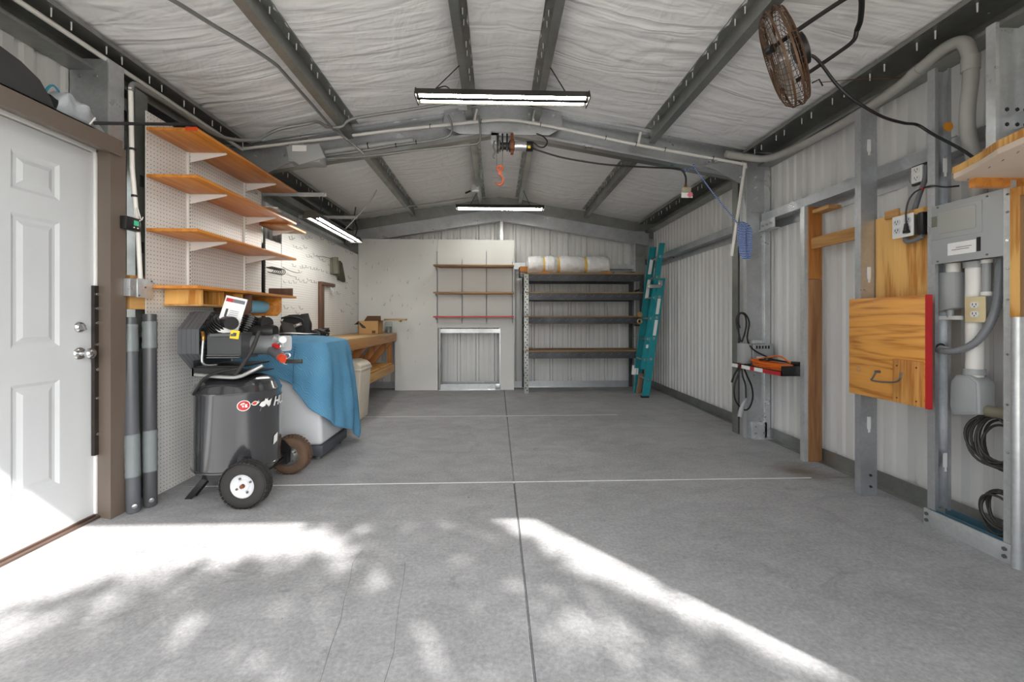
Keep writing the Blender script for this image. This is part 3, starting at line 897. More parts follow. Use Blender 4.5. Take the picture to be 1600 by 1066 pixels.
part('case', MB().box(-2.137, -2.10, 2.475, 2.575, 1.625, 1.70), M['black'], t, bev=.004)
part('screen', MB().box(-2.1005, -2.098, 2.525, 2.555, 1.655, 1.683), M['green'], t, 'lit green screen')
s = MB()
for y, z in ((2.525, 1.642), (2.55, 1.642), (2.565, 1.69)): s.cyl((-2.1, y, z), (-2.097, y, z), .004, n=8)
part('button', s, M['white'], t)
solo('thin_cable', MB().tube(spline([(-2.12, 2.55, 1.70), (-2.11, 2.545, 1.74), (-2.11, 2.56, 1.765), (-2.11, 2.575, 1.73), (-2.11, 2.59, 1.70), (-2.11, 2.60, 1.72)]), .003, 6), M['pvc'], 'thin white cable looping from the black controller to the conduit', 'cable', smooth=True)
# bundled pipes leaning behind the jamb
def pole(label, p0, p1, r, m):
    p0 = V(p0); p1 = V(p1); d = (p1 - p0).normalized()
    t = thing('wrapped_pole', label, 'pole', p0, 'plastic-wrapped poles by the door')
    part('pole', MB().tube([p0 + V((0, 0, 0)), p0 + d * .012, p1], [r * .8, r, r], 20), m, t, smooth=True)
    w = MB()
    L = (p1 - p0).length
    w.tube([p0 + d * (L * .18 + .02 * k) for k in range(int(L * .24 / .02))], [r * 1.06 + .0015 * math.sin(k * 2.3) for k in range(int(L * .24 / .02))], 18)
    w.tube([p0 + d * (L * .82 + .02 * k) for k in range(int(L * .17 / .02))], [r * 1.08 + .002 * math.sin(k * 1.9) for k in range(int(L * .17 / .02))], 18)
    part('plastic_wrap', w, M['film'], t, 'clear plastic film', smooth=True)
    c = MB().lathe([(0, 0), (.011, 0), (.013, .004), (0, .005)], p0 + V((r * .75, -r * .72, .045)), (.7, -.7, 0), 12)
    part('end_bolt', c, M['chrome'], t)
gp = plain('grey_vinyl_pole', '54575b', .35, 0, .1, 4)
pole('dark grey plastic-wrapped pole leaning beside the brown jamb, left one', (-2.085, 2.505, .0), (-2.165, 2.575, 1.12), .034, gp)
pole('dark grey plastic-wrapped pole leaning on the pegboard edge, right one', (-2.055, 2.585, .0), (-2.115, 2.655, 1.14), .034, plain('dark_pole', '4a4b4e', .3, 0, .1, 4))
solo('ball_foot', MB().lathe([(0, -.012), (.010, -.007), (.013, 0), (.010, .007), (0, .012)], (-2.115, 2.69, .16), (0, 0, 1), 16), M['nickel'], 'small silver ball stud on the pegboard beside the wrapped poles', 'stud', smooth=True)

# on top of the door header
prof = [(1.15, 2.12), (2.13, 2.12), (2.11, 2.17), (2.06, 2.235), (1.98, 2.275), (1.80, 2.315), (1.4, 2.36), (1.15, 2.37)]
mb = MB().ext(prof, (-2.40, 0, 0), (-2.135, 0, 0), (0, 1, 0), (0, 0, 1))
t = thing('black_case', 'dark moulded case lying on top of the brown door head', 'case', (-2.2, 1.8, 2.12))
part('shell', mb, plain('charcoal_plastic', '3c3c3c', .6), t, bev=.012)
part('piping', MB().tube(spline([(-2.131, 1.80, 2.125), (-2.131, 1.775, 2.20), (-2.131, 1.72, 2.26), (-2.131, 1.6, 2.31), (-2.131, 1.4, 2.335)]), .006, 8), M['black'], t, smooth=True)
t = thing('plastic_bag', 'crumpled clear plastic bag with a teal band on the door head', 'bag', (-2.2, 2.2, 2.12))
def bagf(u, v):
    a = u * PI * 2; y = 2.15 + .30 * v
    r = .075 * math.sin(PI * min(1, v * .9 + .1)) ** .6 * (1 - .75 * v) + .012
    r *= 1 + .25 * noise.noise(V((math.cos(a) * 2, math.sin(a) * 2, v * 6)))
    return (-2.20 + r * math.cos(a) * 1.1, y, 2.122 + r * .95 + r * math.sin(a))
part('film', MB().grid(bagf, 24, 24), plain('milky_film', 'b9bec4', .3, 0, .2, 20), t, smooth=True, weld=True)
part('band', MB().tube(spline([(-2.18, 2.10, 2.13), (-2.16, 2.11, 2.215), (-2.17, 2.15, 2.255), (-2.19, 2.20, 2.24), (-2.2, 2.23, 2.18), (-2.2, 2.235, 2.13)]), .005, 6), M['teald'], t, 'teal band', smooth=True)
solo('black_rod', MB().tube([(-2.12, 2.30, 2.142), (-1.835, 2.645, 2.298)], .009, 8), M['black'], 'thin black rod reaching from the door head to the top amber shelf', 'rod')
solo('rod_clip', MB().tube([(-2.12, 2.28, 2.125), (-2.11, 2.30, 2.17)], .004, 6), M['white'], 'small white clip at the door-head end of the black rod', 'clip')

# wall-mounted items on far left pegboard
hk = None
def hook_mb():
    mb = MB()
    mb.tube([(-.004, 0, .012), (.012, 0, .010), (.012, 0, -.012), (.034, 0, -.016), (.040, 0, -.004)], .0021, 5)
    return mb
def ordn(n): return '%d%s' % (n, {1: 'st', 2: 'nd', 3: 'rd'}.get(n if n < 20 else n % 10, 'th'))
def hooks(pts, mk, label, group, rz, varr):
    rows = {}
    for a, b in pts: rows.setdefault(int((2.4 - b) / .085), []).append((a, b))
    name_ = {}
    for r, key in enumerate(sorted(rows)):
        for c, p in enumerate(sorted(rows[key])): name_[p] = 'small wire hook, %s from left in %s row down, %s' % (ordn(c + 1), ordn(r + 1), label)
    global hk
    me = finish('peg_hook', hook_mb(), M['iron'], (0, 0, 0))
    for i, (a, b) in enumerate(pts):
        o = bpy.data.objects.new('peg_hook', me); COL.objects.link(o)
        o.location = mk(a, b); o.rotation_euler = (random.uniform(-.15, .15) if rz == 0 else 0, 0, rz + random.uniform(-.35, .35))
        s = random.choice(varr); o.scale = (s, s, s)
        tag(o, name_[(a, b)], 'hook', group)
HL = [(4.418, 1.944), (4.473, 1.963), (4.71, 2.0), (4.794, 2.022), (4.882, 2.046), (5.19, 2.092), (5.428, 2.104), (5.524, 2.089), (4.511, 1.879), (4.577, 1.876), (4.668, 1.884), (4.751, 1.911), (4.816, 1.819), (4.882, 1.835), (4.94, 1.829), (4.996, 1.862), (5.091, 1.86), (5.165, 1.835), (5.252, 1.833), (4.492, 1.676), (4.668, 1.676), (4.71, 1.688), (4.803, 1.7), (4.913, 1.698), (5.019, 1.703), (5.091, 1.707), (4.628, 1.628), (4.311, 1.487), (4.418, 1.491), (4.511, 1.505), (4.561, 1.546), (4.648, 1.526), (4.739, 1.531), (4.837, 1.559), (4.927, 1.548), (5.019, 1.55), (5.216, 1.705), (5.373, 1.701), (6.025, 1.639), (6.046, 1.555), (6.151, 1.713), (5.72, 1.461), (6.334, 1.499), (6.08, 1.323), (6.187, 1.314), (6.489, 1.351), (6.26, 1.202), (5.865, 1.227), (4.311, 1.234), (4.473, 1.233), (4.648, 1.234), (4.569, 1.182), (6.046, 2.072), (6.223, 2.08), (6.334, 1.267), (6.372, 1.878), (5.445, 1.798)]
HL = [(a, min(b, 2.09)) for a, b in HL]
hooks(HL, lambda a, b: (-2.139, a, b), 'left pegboard', 'wire hooks on the left pegboard', 0, (.85, 1.0, 1.2))
HB = [(-2.011, 2.289), (-1.888, 2.29), (-1.639, 2.324), (-1.221, 2.32), (-0.979, 2.321), (-1.179, 2.101), (-1.059, 2.119), (-1.818, 1.98), (-2.011, 1.976), (-1.92, 1.924), (-1.672, 2.026), (-1.6, 2.026), (-1.552, 1.946), (-1.744, 1.875), (-1.694, 1.875), (-1.85, 1.681), (-1.796, 1.682), (-1.498, 1.705), (-1.368, 1.69), (-1.201, 1.751), (-1.059, 1.699), (-1.131, 1.656), (-2.011, 1.633), (-1.607, 1.481), (-1.515, 1.482), (-1.925, 1.431), (-1.652, 1.409), (-1.246, 1.432), (-1.131, 1.359), (-1.726, 1.346), (-1.46, 1.331), (-1.381, 1.331), (-1.191, 1.042), (-1.024, 1.012), (-1.368, 0.944), (-1.373, 0.824), (-1.323, 1.278), (-1.253, 0.459), (-1.258, 0.235), (-1.625, 1.208)]
hooks(HB, lambda a, b: (a, (6.6185 if a < -.915 else 6.6145), b), 'back pegboard', 'wire hooks on the back pegboard', -PI / 2, (1.0, 1.1, 1.3))
# rows of loop hooks (tool rack)
t = thing('tool_rack', 'black wire loop rack on the narrow pegboard strip by the column', 'rack', (-2.12, 4.1, 1.55))
mb = MB()
for k in range(7):
    y = 4.03 + k * .034
    mb.tube(spline([(-2.14, y, 1.595), (-2.09, y, 1.60), (-2.08, y, 1.565), (-2.11, y, 1.545), (-2.14, y, 1.555)], 4), .0035, 5)
mb.box(-2.141, -2.137, 4.01, 4.27, 1.59, 1.60)
part('wire_loops', mb, M['black'], t)
solo('long_hook', MB().tube(spline([(-2.135, 4.30, 1.63), (-2.11, 4.40, 1.605), (-2.10, 4.52, 1.598), (-2.11, 4.60, 1.61)], 5), .004, 6), M['iron'], 'long curved wire hook beside the black loop rack', 'hook', smooth=True)
solo('long_hook', MB().tube([(-2.135, 5.13, 1.862), (-2.115, 5.2, 1.87), (-2.115, 5.62, 1.898)], .004, 6), M['iron'], 'long straight wire rod on the left pegboard above the leather sheaths', 'hook', smooth=True)
# leather sheaths
t = thing('tool_sheath', 'grey-green leather tool sheath hanging on the left pegboard', 'sheath', (-2.12, 5.65, 1.7))
part('sheath', MB().ext([(-2.13, 1.905), (-2.06, 1.915), (-2.04, 1.70), (-2.13, 1.69)], (0, 5.52, 0), (0, 5.58, 0), (1, 0, 0), (0, 0, 1)), M['leather'], t, bev=.006)
part('sheath', MB().box(-2.135, -2.11, 5.50, 5.80, 1.69, 1.90), M['leather'], t, bev=.008)
part('flap', MB().ext([(5.76, 1.90), (5.84, 1.88), (5.96, 1.66), (5.94, 1.62), (5.74, 1.64)], (-2.135, 0, 0), (-2.10, 0, 0), (0, 1, 0), (0, 0, 1)), plain('dark_leather', '4a4638', .8), t, 'darker rear flap', bev=.006)
# wooden pole with crosspiece
t = thing('wooden_gauge', 'tall brown wooden stick with a crosspiece hung on the left pegboard', 'stick', (-2.12, 5.2, 1.0))
bw = plain('brown_stick', '5a4030', .5, 0, .15)
part('upright', MB().box(-2.138, -2.10, 5.14, 5.235, .99, 1.53), bw, t, bev=.003)
part('crosspiece', MB().box(-2.138, -2.09, 5.14, 5.56, 1.525, 1.565), bw, t, bev=.003)
solo('plastic_pouch', MB().grid(lambda u, v: (-2.10 + .02 * math.sin(PI * u) * math.sin(PI * v), 5.42 + .14 * u * (.6 + .4 * v) , 1.525 - .10 * v), 8, 8), M['film'], 'small clear plastic pouch hanging from the wooden crosspiece', 'pouch', smooth=True)

# ================================================================== AIR COMPRESSOR
CX, CY, CR = -1.69, 2.83, .252
t = thing('air_compressor', 'upright black air compressor on two wheels with dog-head logo and red sticker', 'compressor', (CX, CY, 0))
tk = part('tank', MB().lathe([(0, .085), (.09, .088), (.17, .105), (.215, .135), (CR - .006, .175), (CR, .18), (CR, .188), (CR - .005, .192), (CR - .004, .645), (CR, .65), (CR, .660), (CR - .006, .665), (.235, .695), (.20, .728), (.13, .752), (0, .76)], (CX, CY, 0), (0, 0, 1), 64), M['blackgl'], t, smooth=True)
def wrap(u, v, dr=.0):      # u metres around, v height
    a = math.radians(-59.3) + u / CR
    return (CX + (CR + dr) * math.cos(a), CY + (CR + dr) * math.sin(a), v)
def decal(name, poly, mat, label=None, dr=-.002, parent=None):
    # poly in (u, v); subdivided by fan to its centroid
    P = []
    for i in range(len(poly)):
        a = poly[i]; b = poly[(i + 1) % len(poly)]
        P.append(a)
    n = len(P)
    cu = sum(p[0] for p in P) / n; cv = sum(p[1] for p in P) / n
    vs = [wrap(cu, cv, dr)] + [wrap(cu + (p[0] - cu) * .5, cv + (p[1] - cv) * .5, dr) for p in P] + [wrap(p[0], p[1], dr) for p in P]
    fs = [(0, 1 + i, 1 + (i + 1) % n) for i in range(n)] + [(1 + i, 1 + n + i, 1 + n + (i + 1) % n, 1 + (i + 1) % n) for i in range(n)]
    return part(name, MB().add(vs, fs), mat, parent or tk, label)
def ell(u, v, a, b, n=24): return [(u + a * math.cos(2 * PI * k / n), v + b * math.sin(2 * PI * k / n)) for k in range(n)]
decal('sticker', ell(.028, .583, .036, .033), M['paper'], 'round white-edged red sticker', -.0015)
decal('sticker', ell(.028, .583, .032, .029), M['red'], 'red sticker field', -.0008)
decal('sticker', [(.066, .588), (.082, .602), (.094, .604), (.104, .598), (.112, .606), (.108, .594), (.120, .596), (.108, .586), (.094, .576), (.080, .577)], M['paper'], 'white-edged flame sticker', -.0015)
decal('sticker', [(.070, .589), (.084, .599), (.096, .598), (.102, .592), (.093, .582), (.081, .581)], plain('orange_red', 'c8442a'), 'orange flame sticker', -.0008)
for q in ([(.008, .592), (.022, .600), (.034, .600), (.030, .590), (.022, .594), (.016, .586)], [(.018, .582), (.026, .588), (.030, .574), (.022, .572)], [(.034, .592), (.048, .590), (.044, .580), (.050, .572), (.034, .571)]):
    decal('sticker_mark', q, M['paper'], None, -.0002)
decal('dog_logo', [(0.112, 0.572), (0.126, 0.591), (0.146, 0.596), (0.154, 0.612), (0.160, 0.602), (0.171, 0.610), (0.168, 0.596), (0.188, 0.591), (0.202, 0.604), (0.193, 0.583), (0.188, 0.564), (0.174, 0.553), (0.179, 0.569), (0.165, 0.564), (0.157, 0.577), (0.143, 0.583), (0.126, 0.575), (0.151, 0.564), (0.134, 0.558)], M['paper'], 'white dog-head emblem', .0012)
decal('scratch', [(.116, .535), (.122, .548), (.126, .566), (.128, .566), (.125, .546), (.118, .534)], M['nickel'], None, -.001)
# lettering wrapped round the tank
cu = bpy.data.curves.new('text', 'FONT'); cu.body = 'HUSKY'; cu.size = .078; cu.shear = .3; cu.offset = .0022
to = bpy.data.objects.new('text', cu); COL.objects.link(to)
bpy.context.view_layer.update()
me = bpy.data.meshes.new_from_object(to.evaluated_get(bpy.context.evaluated_depsgraph_get()))
bpy.data.objects.remove(to)
bmx = bmesh.new(); bmx.from_mesh(me)
bmesh.ops.subdivide_edges(bmx, edges=[e for e in bmx.edges if e.calc_length() > .012], cuts=2)
tv = [wrap(.212 + v.co.x * 1.05, .553 + v.co.y, .0012) for v in bmx.verts]
tf = [[v.index for v in f.verts] for f in bmx.faces]
bmx.free()
part('lettering', MB().add(tv, [tuple(f) for f in tf]), M['paper'], tk, 'white slanted lettering')
# rating plate
decal('rating_plate', [(.215, .30), (.255, .315), (.262, .37), (.222, .355)], M['paper'], 'small white rating plate', 0)
# wheels, axle, leg
def wheel(y, inner, mt, lab):
    c = V((-1.483, y, .134)); f = -1
    w = part('wheel', MB().lathe([(.070, -.040), (.095, -.044), (.120, -.040), (.133, -.026), (.136, 0), (.133, .026), (.120, .040), (.095, .044), (.070, .040)], c, (0, 1, 0), 48), mt, t, lab, smooth=True)
    tr = MB()
    for k in range(34):
        a = 2 * PI * k / 34
        for dy, da in ((-.028, 0), (.0, .1), (.028, 0)):
            b = a + da
            p = c + V((math.cos(b) * .135, dy, math.sin(b) * .135))
            tr.obox(p, (.006, .018, .020), (0, -b, 0))
    part('tread', tr, mt, w, kind='stuff')
    part('hub', MB().lathe([(.013, -.030), (.032, -.030), (.036, -.018), (.056, -.022), (.068, -.036), (.072, -.034), (.072, .034), (.056, .022), (.036, .018), (.032, .03), (.013, .03)], c, (0, 1, 0), 32), M['greyplast'] if not inner else M['nickel'], w, 'pale steel hub', smooth=True)
    hb = MB()
    for k in range(4):
        a = k * PI / 2 + .5
        hb.cyl(c + V((math.cos(a) * .045, -.026, math.sin(a) * .045)), c + V((math.cos(a) * .045, -.018, math.sin(a) * .045)), .007, n=10)
    part('hub_hole', hb, M['iron'], w)
    part('axle_nut', MB().cyl(c + V((0, -.045, 0)), c + V((0, .045, 0)), .012, n=8), M['rust'], w, 'rusty axle nut')
wheel(2.555, False, M['rubber'], 'black front wheel')
wheel(3.105, True, M['rubberb'], 'muddy brown rear wheel')
part('axle', MB().cyl((-1.483, 2.56, .134), (-1.483, 3.10, .134), .011).box(-1.52, -1.46, 3.0, 3.05, .10, .17), M['black'], t)
part('axle_bracket', MB().ext([(-1.60, .10), (-1.46, .10), (-1.45, .20), (-1.50, .26), (-1.56, .28), (-1.62, .24)], (0, 2.615, 0), (0, 2.625, 0), (1, 0, 0), (0, 0, 1))
     .ext([(-1.60, .10), (-1.46, .10), (-1.45, .20), (-1.50, .26), (-1.56, .28), (-1.62, .24)], (0, 3.03, 0), (0, 3.04, 0), (1, 0, 0), (0, 0, 1)), M['black'], t)
for y in (2.72, 3.0):
    part('leg', MB().ext([(-.026, 0), (.026, 0), (.026, .045), (.020, .045), (.020, .006), (-.020, .006), (-.020, .045), (-.026, .045)], (-1.80, y, .16), (-1.925, y - .02, 0.0), (0, 1, 0), (1, 0, .0)), M['black'], t, bev=.001)
# top plate and motor
part('top_plate', MB().box(-1.90, -1.60, 2.64, 3.0, .765, .772).box(-1.90, -1.60, 2.64, 2.65, .765, .815).box(-1.90, -1.89, 2.64, 3.0, .765, .86).box(-1.90, -1.62, 2.66, 2.98, .815, .825), M['black'], t)
def rr(w, h, r, n=5):
    out = []
    for cx, cy, a0 in ((w / 2 - r, h / 2 - r, 0), (-w / 2 + r, h / 2 - r, PI / 2), (-w / 2 + r, -h / 2 + r, PI), (w / 2 - r, -h / 2 + r, 1.5 * PI)):
        for k in range(n + 1):
            a = a0 + PI / 2 * k / n; out.append((cx + r * math.cos(a), cy + r * math.sin(a)))
    return out
oct_ = [(.195 * math.cos(a) * (1.0 if abs(math.sin(a)) < .8 else .9), .2 * math.sin(a)) for a in [PI / 8 + k * PI / 4 for k in range(8)]]
gx0, gx1 = -1.975, -1.845
gm = MB().ext(oct_, (gx0, 2.87, .972), (gx1, 2.87, .972), (0, 1, 0), (0, 0, 1))
del gm.f[-1]; del gm.mi[-1]
for k in range(4):
    gm.ext([(a * (1.015), b * 1.015) for a, b in oct_], (gx0 + .02 + k * .028, 2.87, .972), (gx0 + .026 + k * .028, 2.87, .972), (0, 1, 0), (0, 0, 1))
part('fan_shroud', gm, plain('dark_grey_shroud', '55575a', .38, 0, .08), t, 'dark grey eight-sided fan shroud')
gr_ = MB()
for k in range(13):
    z = .972 - .16 + k * .0265; w = math.sqrt(max(.0, .175 ** 2 - (z - .972) ** 2))
    gr_.box(gx1 - .004, gx1 + .001, 2.87 - w, 2.87 + w, z - .004, z + .004)
for k in range(9):
    y = 2.87 - .16 + k * .04; w = math.sqrt(max(.0, .175 ** 2 - (y - 2.87) ** 2))
    gr_.box(gx1, gx1 + .003, y - .0025, y + .0025, .972 - w, .972 + w)
part('grille', gr_, M['black'], t, kind='stuff')
part('motor_block', MB().ext(rr(.20, .165, .03), (-1.865, 2.78, .925), (-1.66, 2.78, .925), (0, 1, 0), (0, 0, 1)), plain('dark_grey_casting', '47484a', .4, .1, .1), t, smooth=True)
part('motor_rib', MB().box(-1.863, -1.665, 2.670, 2.684, .850, .856).box(-1.863, -1.665, 2.668, 2.684, .864, .869).box(-1.84, -1.69, 2.665, 2.685, .985, 1.0), plain('casting_ribs', '5c5d5f', .4), t)
def fins(c, axis, n, r, gap, up):
    mb = MB(); a = V(axis).normalized()
    for k in range(n):
        rad = r * (1 - .12 * abs(k - n / 2) / n)
        p = V(c) + a * (k * gap)
        mb.cyl(p, p + a * (gap * .42), rad, n=18)
    mb.cyl(V(c), V(c) + a * (n * gap), r * .72, n=18)
    return mb
part('cylinder', fins((-1.88, 2.76, 1.0), (.35, -.12, .35), 9, .062, .0155, 0), M['black'], t, 'finned black cylinder')
part('cylinder', fins((-1.72, 2.84, 1.01), (.1, .1, .4), 8, .055, .0145, 0), M['black'], t, 'finned black cylinder')
part('air_filter', MB().cyl((-1.79, 2.74, 1.085), (-1.70, 2.66, 1.075), .036, .040), M['black'], t, smooth=True)
part('air_filter', MB().cyl((-1.66, 2.90, 1.075), (-1.58, 2.84, 1.075), .036, .040), M['black'], t, smooth=True)
part('capacitor', MB().lathe([(0, 0), (.040, 0), (.045, .01), (.045, .20), (.038, .215), (0, .215)], (-1.72, 2.85, 1.03), (1, -.05, 0), 24), M['black'], t, smooth=True)
part('motor_shell', MB().lathe([(0, 0), (.062, 0), (.066, .008), (.066, .21), (.050, .225), (.03, .24), (0, .24)], (-1.70, 2.84, .945), (1, -.05, 0), 28), plain('silver_motor', '8e9092', .35, .5, .06), t, 'silver motor shell', smooth=True)
part('copper_elbow', MB().tube(spline([(-1.90, 2.70, 1.02), (-1.885, 2.685, .99), (-1.885, 2.685, .97)], 4), .011, 8), plain('brass', 'b08048', .3, .8), t, 'brass elbow', smooth=True)
part('discharge_pipe', MB().tube(spline([(-1.885, 2.685, .98), (-1.888, 2.68, .90), (-1.885, 2.675, .835), (-1.85, 2.67, .815), (-1.80, 2.68, .815)], 6), .008, 8), M['nickel'], t, 'bright metal pipe', smooth=True)
part('pressure_switch', MB().ext(rr(.10, .10, .02), (-1.60, 2.70, .955), (-1.545, 2.68, .955), (.2, 1, 0), (0, 0, 1)).box(-1.59, -1.54, 2.63, 2.66, .93, .98), M['greyplast'], t, 'grey pressure switch', smooth=True)
part('regulator', MB().cyl((-1.605, 2.62, .915), (-1.515, 2.55, .875), .034, .03).cyl((-1.63, 2.63, .925), (-1.60, 2.615, .912), .022), plain('grey_regulator', '67696c', .4, .3), t, 'grey pressure regulator', smooth=True)
g1 = part('gauge', MB().cyl((-1.535, 2.62, .985), (-1.530, 2.60, .983), .022), M['paper'], t, 'round white gauge', smooth=True)
part('knob', MB().cyl((-1.515, 2.55, .875), (-1.490, 2.53, .864), .026, n=12), plain('orange_red_knob', 'cf4526', .4), t, 'orange-red knob', smooth=True)
rm = MB().torus((-1.56, 2.60, .945), (.8, -.6, 0), .016, .006).torus((-1.49, 2.56, .845), (.2, -1, 0), .013, .004).torus((-1.475, 2.545, .885), (.2, -1, 0), .016, .005)
part('fitting', rm, M['chrome'], t, smooth=True)
part('red_fitting', MB().cyl((-1.58, 2.59, .95), (-1.545, 2.57, .94), .014, n=10), M['red'], t, smooth=True)
part('handle_bar', MB().box(-1.49, -1.385, 2.545, 2.560, .835, .862), M['black'], t, bev=.003)
part('handle', MB().tube(spline([(-1.90, 2.60, .775), (-1.72, 2.58, .763), (-1.63, 2.575, .765), (-1.56, 2.58, .795), (-1.50, 2.60, .83)], 6), .012, 10), M['nickel'], t, 'bare metal push handle', smooth=True)
part('hose', MB().tube(spline([(-1.91, 2.60, .655), (-1.88, 2.585, .69), (-1.82, 2.57, .76), (-1.72, 2.57, .80), (-1.62, 2.58, .82), (-1.585, 2.60, .90), (-1.55, 2.63, 1.0), (-1.53, 2.66, 1.03)], 8), .008, 8), M['black'], t, 'black rubber hose', smooth=True)
part('hose', MB().tube(spline([(-1.65, 2.575, .775), (-1.60, 2.57, .84), (-1.55, 2.58, .93), (-1.52, 2.60, 1.04)], 8), .011, 8), M['rubber'], t, smooth=True)
ys_ = part('warning_sticker', MB().obox((-1.693, 2.672, .995), (.048, .003, .052), (0, .15, .25)), M['yellow'], t, 'yellow warning sticker')
part('sticker_mark', MB().obox((-1.692, 2.6695, .996), (.018, .002, .020), (0, .15, .25)), M['print'], ys_)
def nudge(names, d):
    for ch in [o for o in SC.objects if o.parent == t and o.name.split('.')[0] in names]:
        for o in [ch] + [k for k in SC.objects if k.parent == ch]:
            o.data.transform(Matrix.Translation(d))
nudge({'motor_block', 'motor_rib', 'warning_sticker'}, (.075, 0, .02))
nudge({'cylinder', 'air_filter', 'copper_elbow', 'discharge_pipe'}, (.07, 0, .01))
nudge({'capacitor', 'motor_shell'}, (.05, 0, 0))
nudge({'pressure_switch', 'regulator', 'gauge', 'knob', 'fitting', 'red_fitting', 'handle_bar'}, (.155, .17, -.005))
nudge({'handle', 'hose'}, (.08, .02, .0))
nudge({'top_plate'}, (.06, -.02, 0))
t2 = thing('manual_booklet', 'white instruction booklet with red header propped on the compressor head', 'booklet', (-1.74, 2.76, 1.05))
R_ = (-.15, .22, .15)
bk = part('cover', MB().obox((-1.67, 2.725, 1.135), (.125, .008, .235), R_), M['paper'], t2, bev=.001)
def onb(dx, dz, w, h, m, nm, lb=None):
    from mathutils import Euler
    R = Euler(R_).to_matrix(); c = V((-1.67, 2.725, 1.135)) + R @ V((dx, -.006, dz))
    return part(nm, MB().obox(c, (w, .003, h), R_), m, bk, lb)
onb(-.033, .092, .040, .022, M['red'], 'header_block', 'red header block')
onb(.022, .092, .066, .022, plain('grey_print', '6c6e74', .5), 'header_block', 'grey header block')
onb(-.032, .01, .012, .05, M['print'], 'printed_text')
for k in range(7): onb(.012, .028 - k * .012, .05, .004, plain('grey_lines', 'a0a2a4') if k == 0 else bpy.data.materials['grey_lines'], 'printed_text')

# ================================================================== CABINET, BLANKET, BIN
t = thing('plastic_cabinet', 'light grey plastic cabinet on a dark base beneath the blue blanket', 'cabinet', (-1.70, 3.65, 0))
def taper(mb, x0, x1, y0, y1, z0, z1, i0, i1):
    vs = [(x0, y0, z0), (x1, y0, z0), (x1, y1, z0), (x0, y1, z0), (x0 + i0, y0 + i1, z1), (x1 - i0, y0 + i1, z1), (x1 - i0, y1 - i1, z1), (x0 + i0, y1 - i1, z1)]
    return mb.add(vs, [(0, 3, 2, 1), (4, 5, 6, 7), (0, 1, 5, 4), (1, 2, 6, 5), (2, 3, 7, 6), (3, 0, 4, 7)])
part('body', taper(MB(), -2.02, -1.375, 3.375, 3.885, .115, .88, .035, .03), M['greyplast'], t, bev=.03, seg=3)
part('base', taper(MB(), -2.03, -1.36, 3.36, 3.90, .035, .118, -.0, -.0), M['darkbase'], t, bev=.012)
ft = MB()
for x in (-1.42, -1.96):
    for y in (3.42, 3.84): ft.cyl((x, y, 0), (x, y, .036), .026, .020, n=16)
part('foot', ft, M['darkbase'], t)
part('side_groove', MB().box(-1.80, -1.50, 3.378, 3.384, .20, .205).box(-1.80, -1.50, 3.378, 3.384, .70, .705), plain('groove_grey', 'b9bbbe'), t)
part('top_sheet', MB().box(-2.0, -1.44, 3.42, 3.86, .88, .905), M['paper'], t, 'white top edge')

# blanket draped over the cabinet
def lerp(a, b, t): return a + (b - a) * t
def pl(pts, s):
    for (s0, v0), (s1, v1) in zip(pts, pts[1:]):
        if s <= s1: return lerp(v0, v1, max(0, (s - s0) / (s1 - s0)))
    return pts[-1][1]
FX, RXX, FY, BY = -2.03, -1.372, 3.365, 3.93
LF = RXX - FX; LR = BY - FY
HEM = [(0, .62), (.34, .655), (.45, .60), (.54, .50), (.62, .40), (.67, .33), (.72, .26), (.82, .215), (.90, .19), (1.0, .15), (1.08, .09), (1.14, .045), (1.20, .10), (1.24, .16), (1.5, .30), (1.9, .40)]
OUT = [(0, .012), (.4, .014), (.6, .03), (.68, .055), (.85, .07), (1.0, .085), (1.15, .10), (1.25, .08), (1.5, .05), (1.9, .03)]
def blanket(u, v):
    s = u * 1.8
    # plan point on the cabinet edge and outward normal, rounded corners
    if s < LF - .06: p = V((FX + s, FY)); n = V((0, -1))
    elif s < LF + .06:
        t = (s - LF + .06) / .12; a = -PI / 2 + t * PI / 2
        p = V((RXX - .06 + .06 * math.cos(a), FY + .06 + .06 * math.sin(a))); n = V((math.cos(a), math.sin(a)))
    elif s < LF + LR - .06: p = V((RXX, FY + s - LF)); n = V((1, 0))
    elif s < LF + LR + .06:
        t = (s - LF - LR + .06) / .12; a = t * PI / 2
        p = V((RXX - .06 + .06 * math.cos(a), BY - .06 + .06 * math.sin(a))); n = V((math.cos(a), math.sin(a)))
    else: p = V((RXX - (s - LF - LR), BY)); n = V((0, 1))
    hz = pl(HEM, s); ou = pl(OUT, s)
    c = V((-1.72, 3.66))
    wr_ = .006 * noise.noise(V((s * 7, v * 6, 1)))
    if v < .3:
        t = v / .3
        q = c + (p - c) * t
        z = .965 - .045 * t ** 3 + .01 * noise.noise(V((q.x * 7, q.y * 7, 2))) * (1 - t)
        q = q + n * .012 * t ** 2
        return (q.x, q.y, z)
    t = (v - .3) / .7
    top = .92
    z = lerp(top, hz, t)
    drop = top - z
    round_ = min(1, drop / .12)
    fold = math.sin(s * 21 + 1.2 * math.sin(s * 4) + t * 1.3) * .55 + math.sin(s * 37 + 2 + t) * .25 + .5 * noise.noise(V((s * 5, t * 2.5, 7)))
    o = .012 + .02 * math.sin(round_ * PI / 2) + ou * (1 - (1 - min(1, t)) ** 1.6) + fold * .030 * min(1, drop / .35)
    if s < LF - .2: o = .013 + .012 * round_ + .008 * fold * t
    o = max(o, .012)
    q = p + n * (o + wr_)
    return (q.x, q.y, z)
mb = MB().grid(blanket, 150, 70)
bl = solo('moving_blanket', mb, M['blue'], 'blue quilted moving blanket draped over the light grey cabinet', 'blanket', smooth=True, weld=True)
md = bl.modifiers.new('thick', 'SOLIDIFY'); md.thickness = .006; md.offset = 1
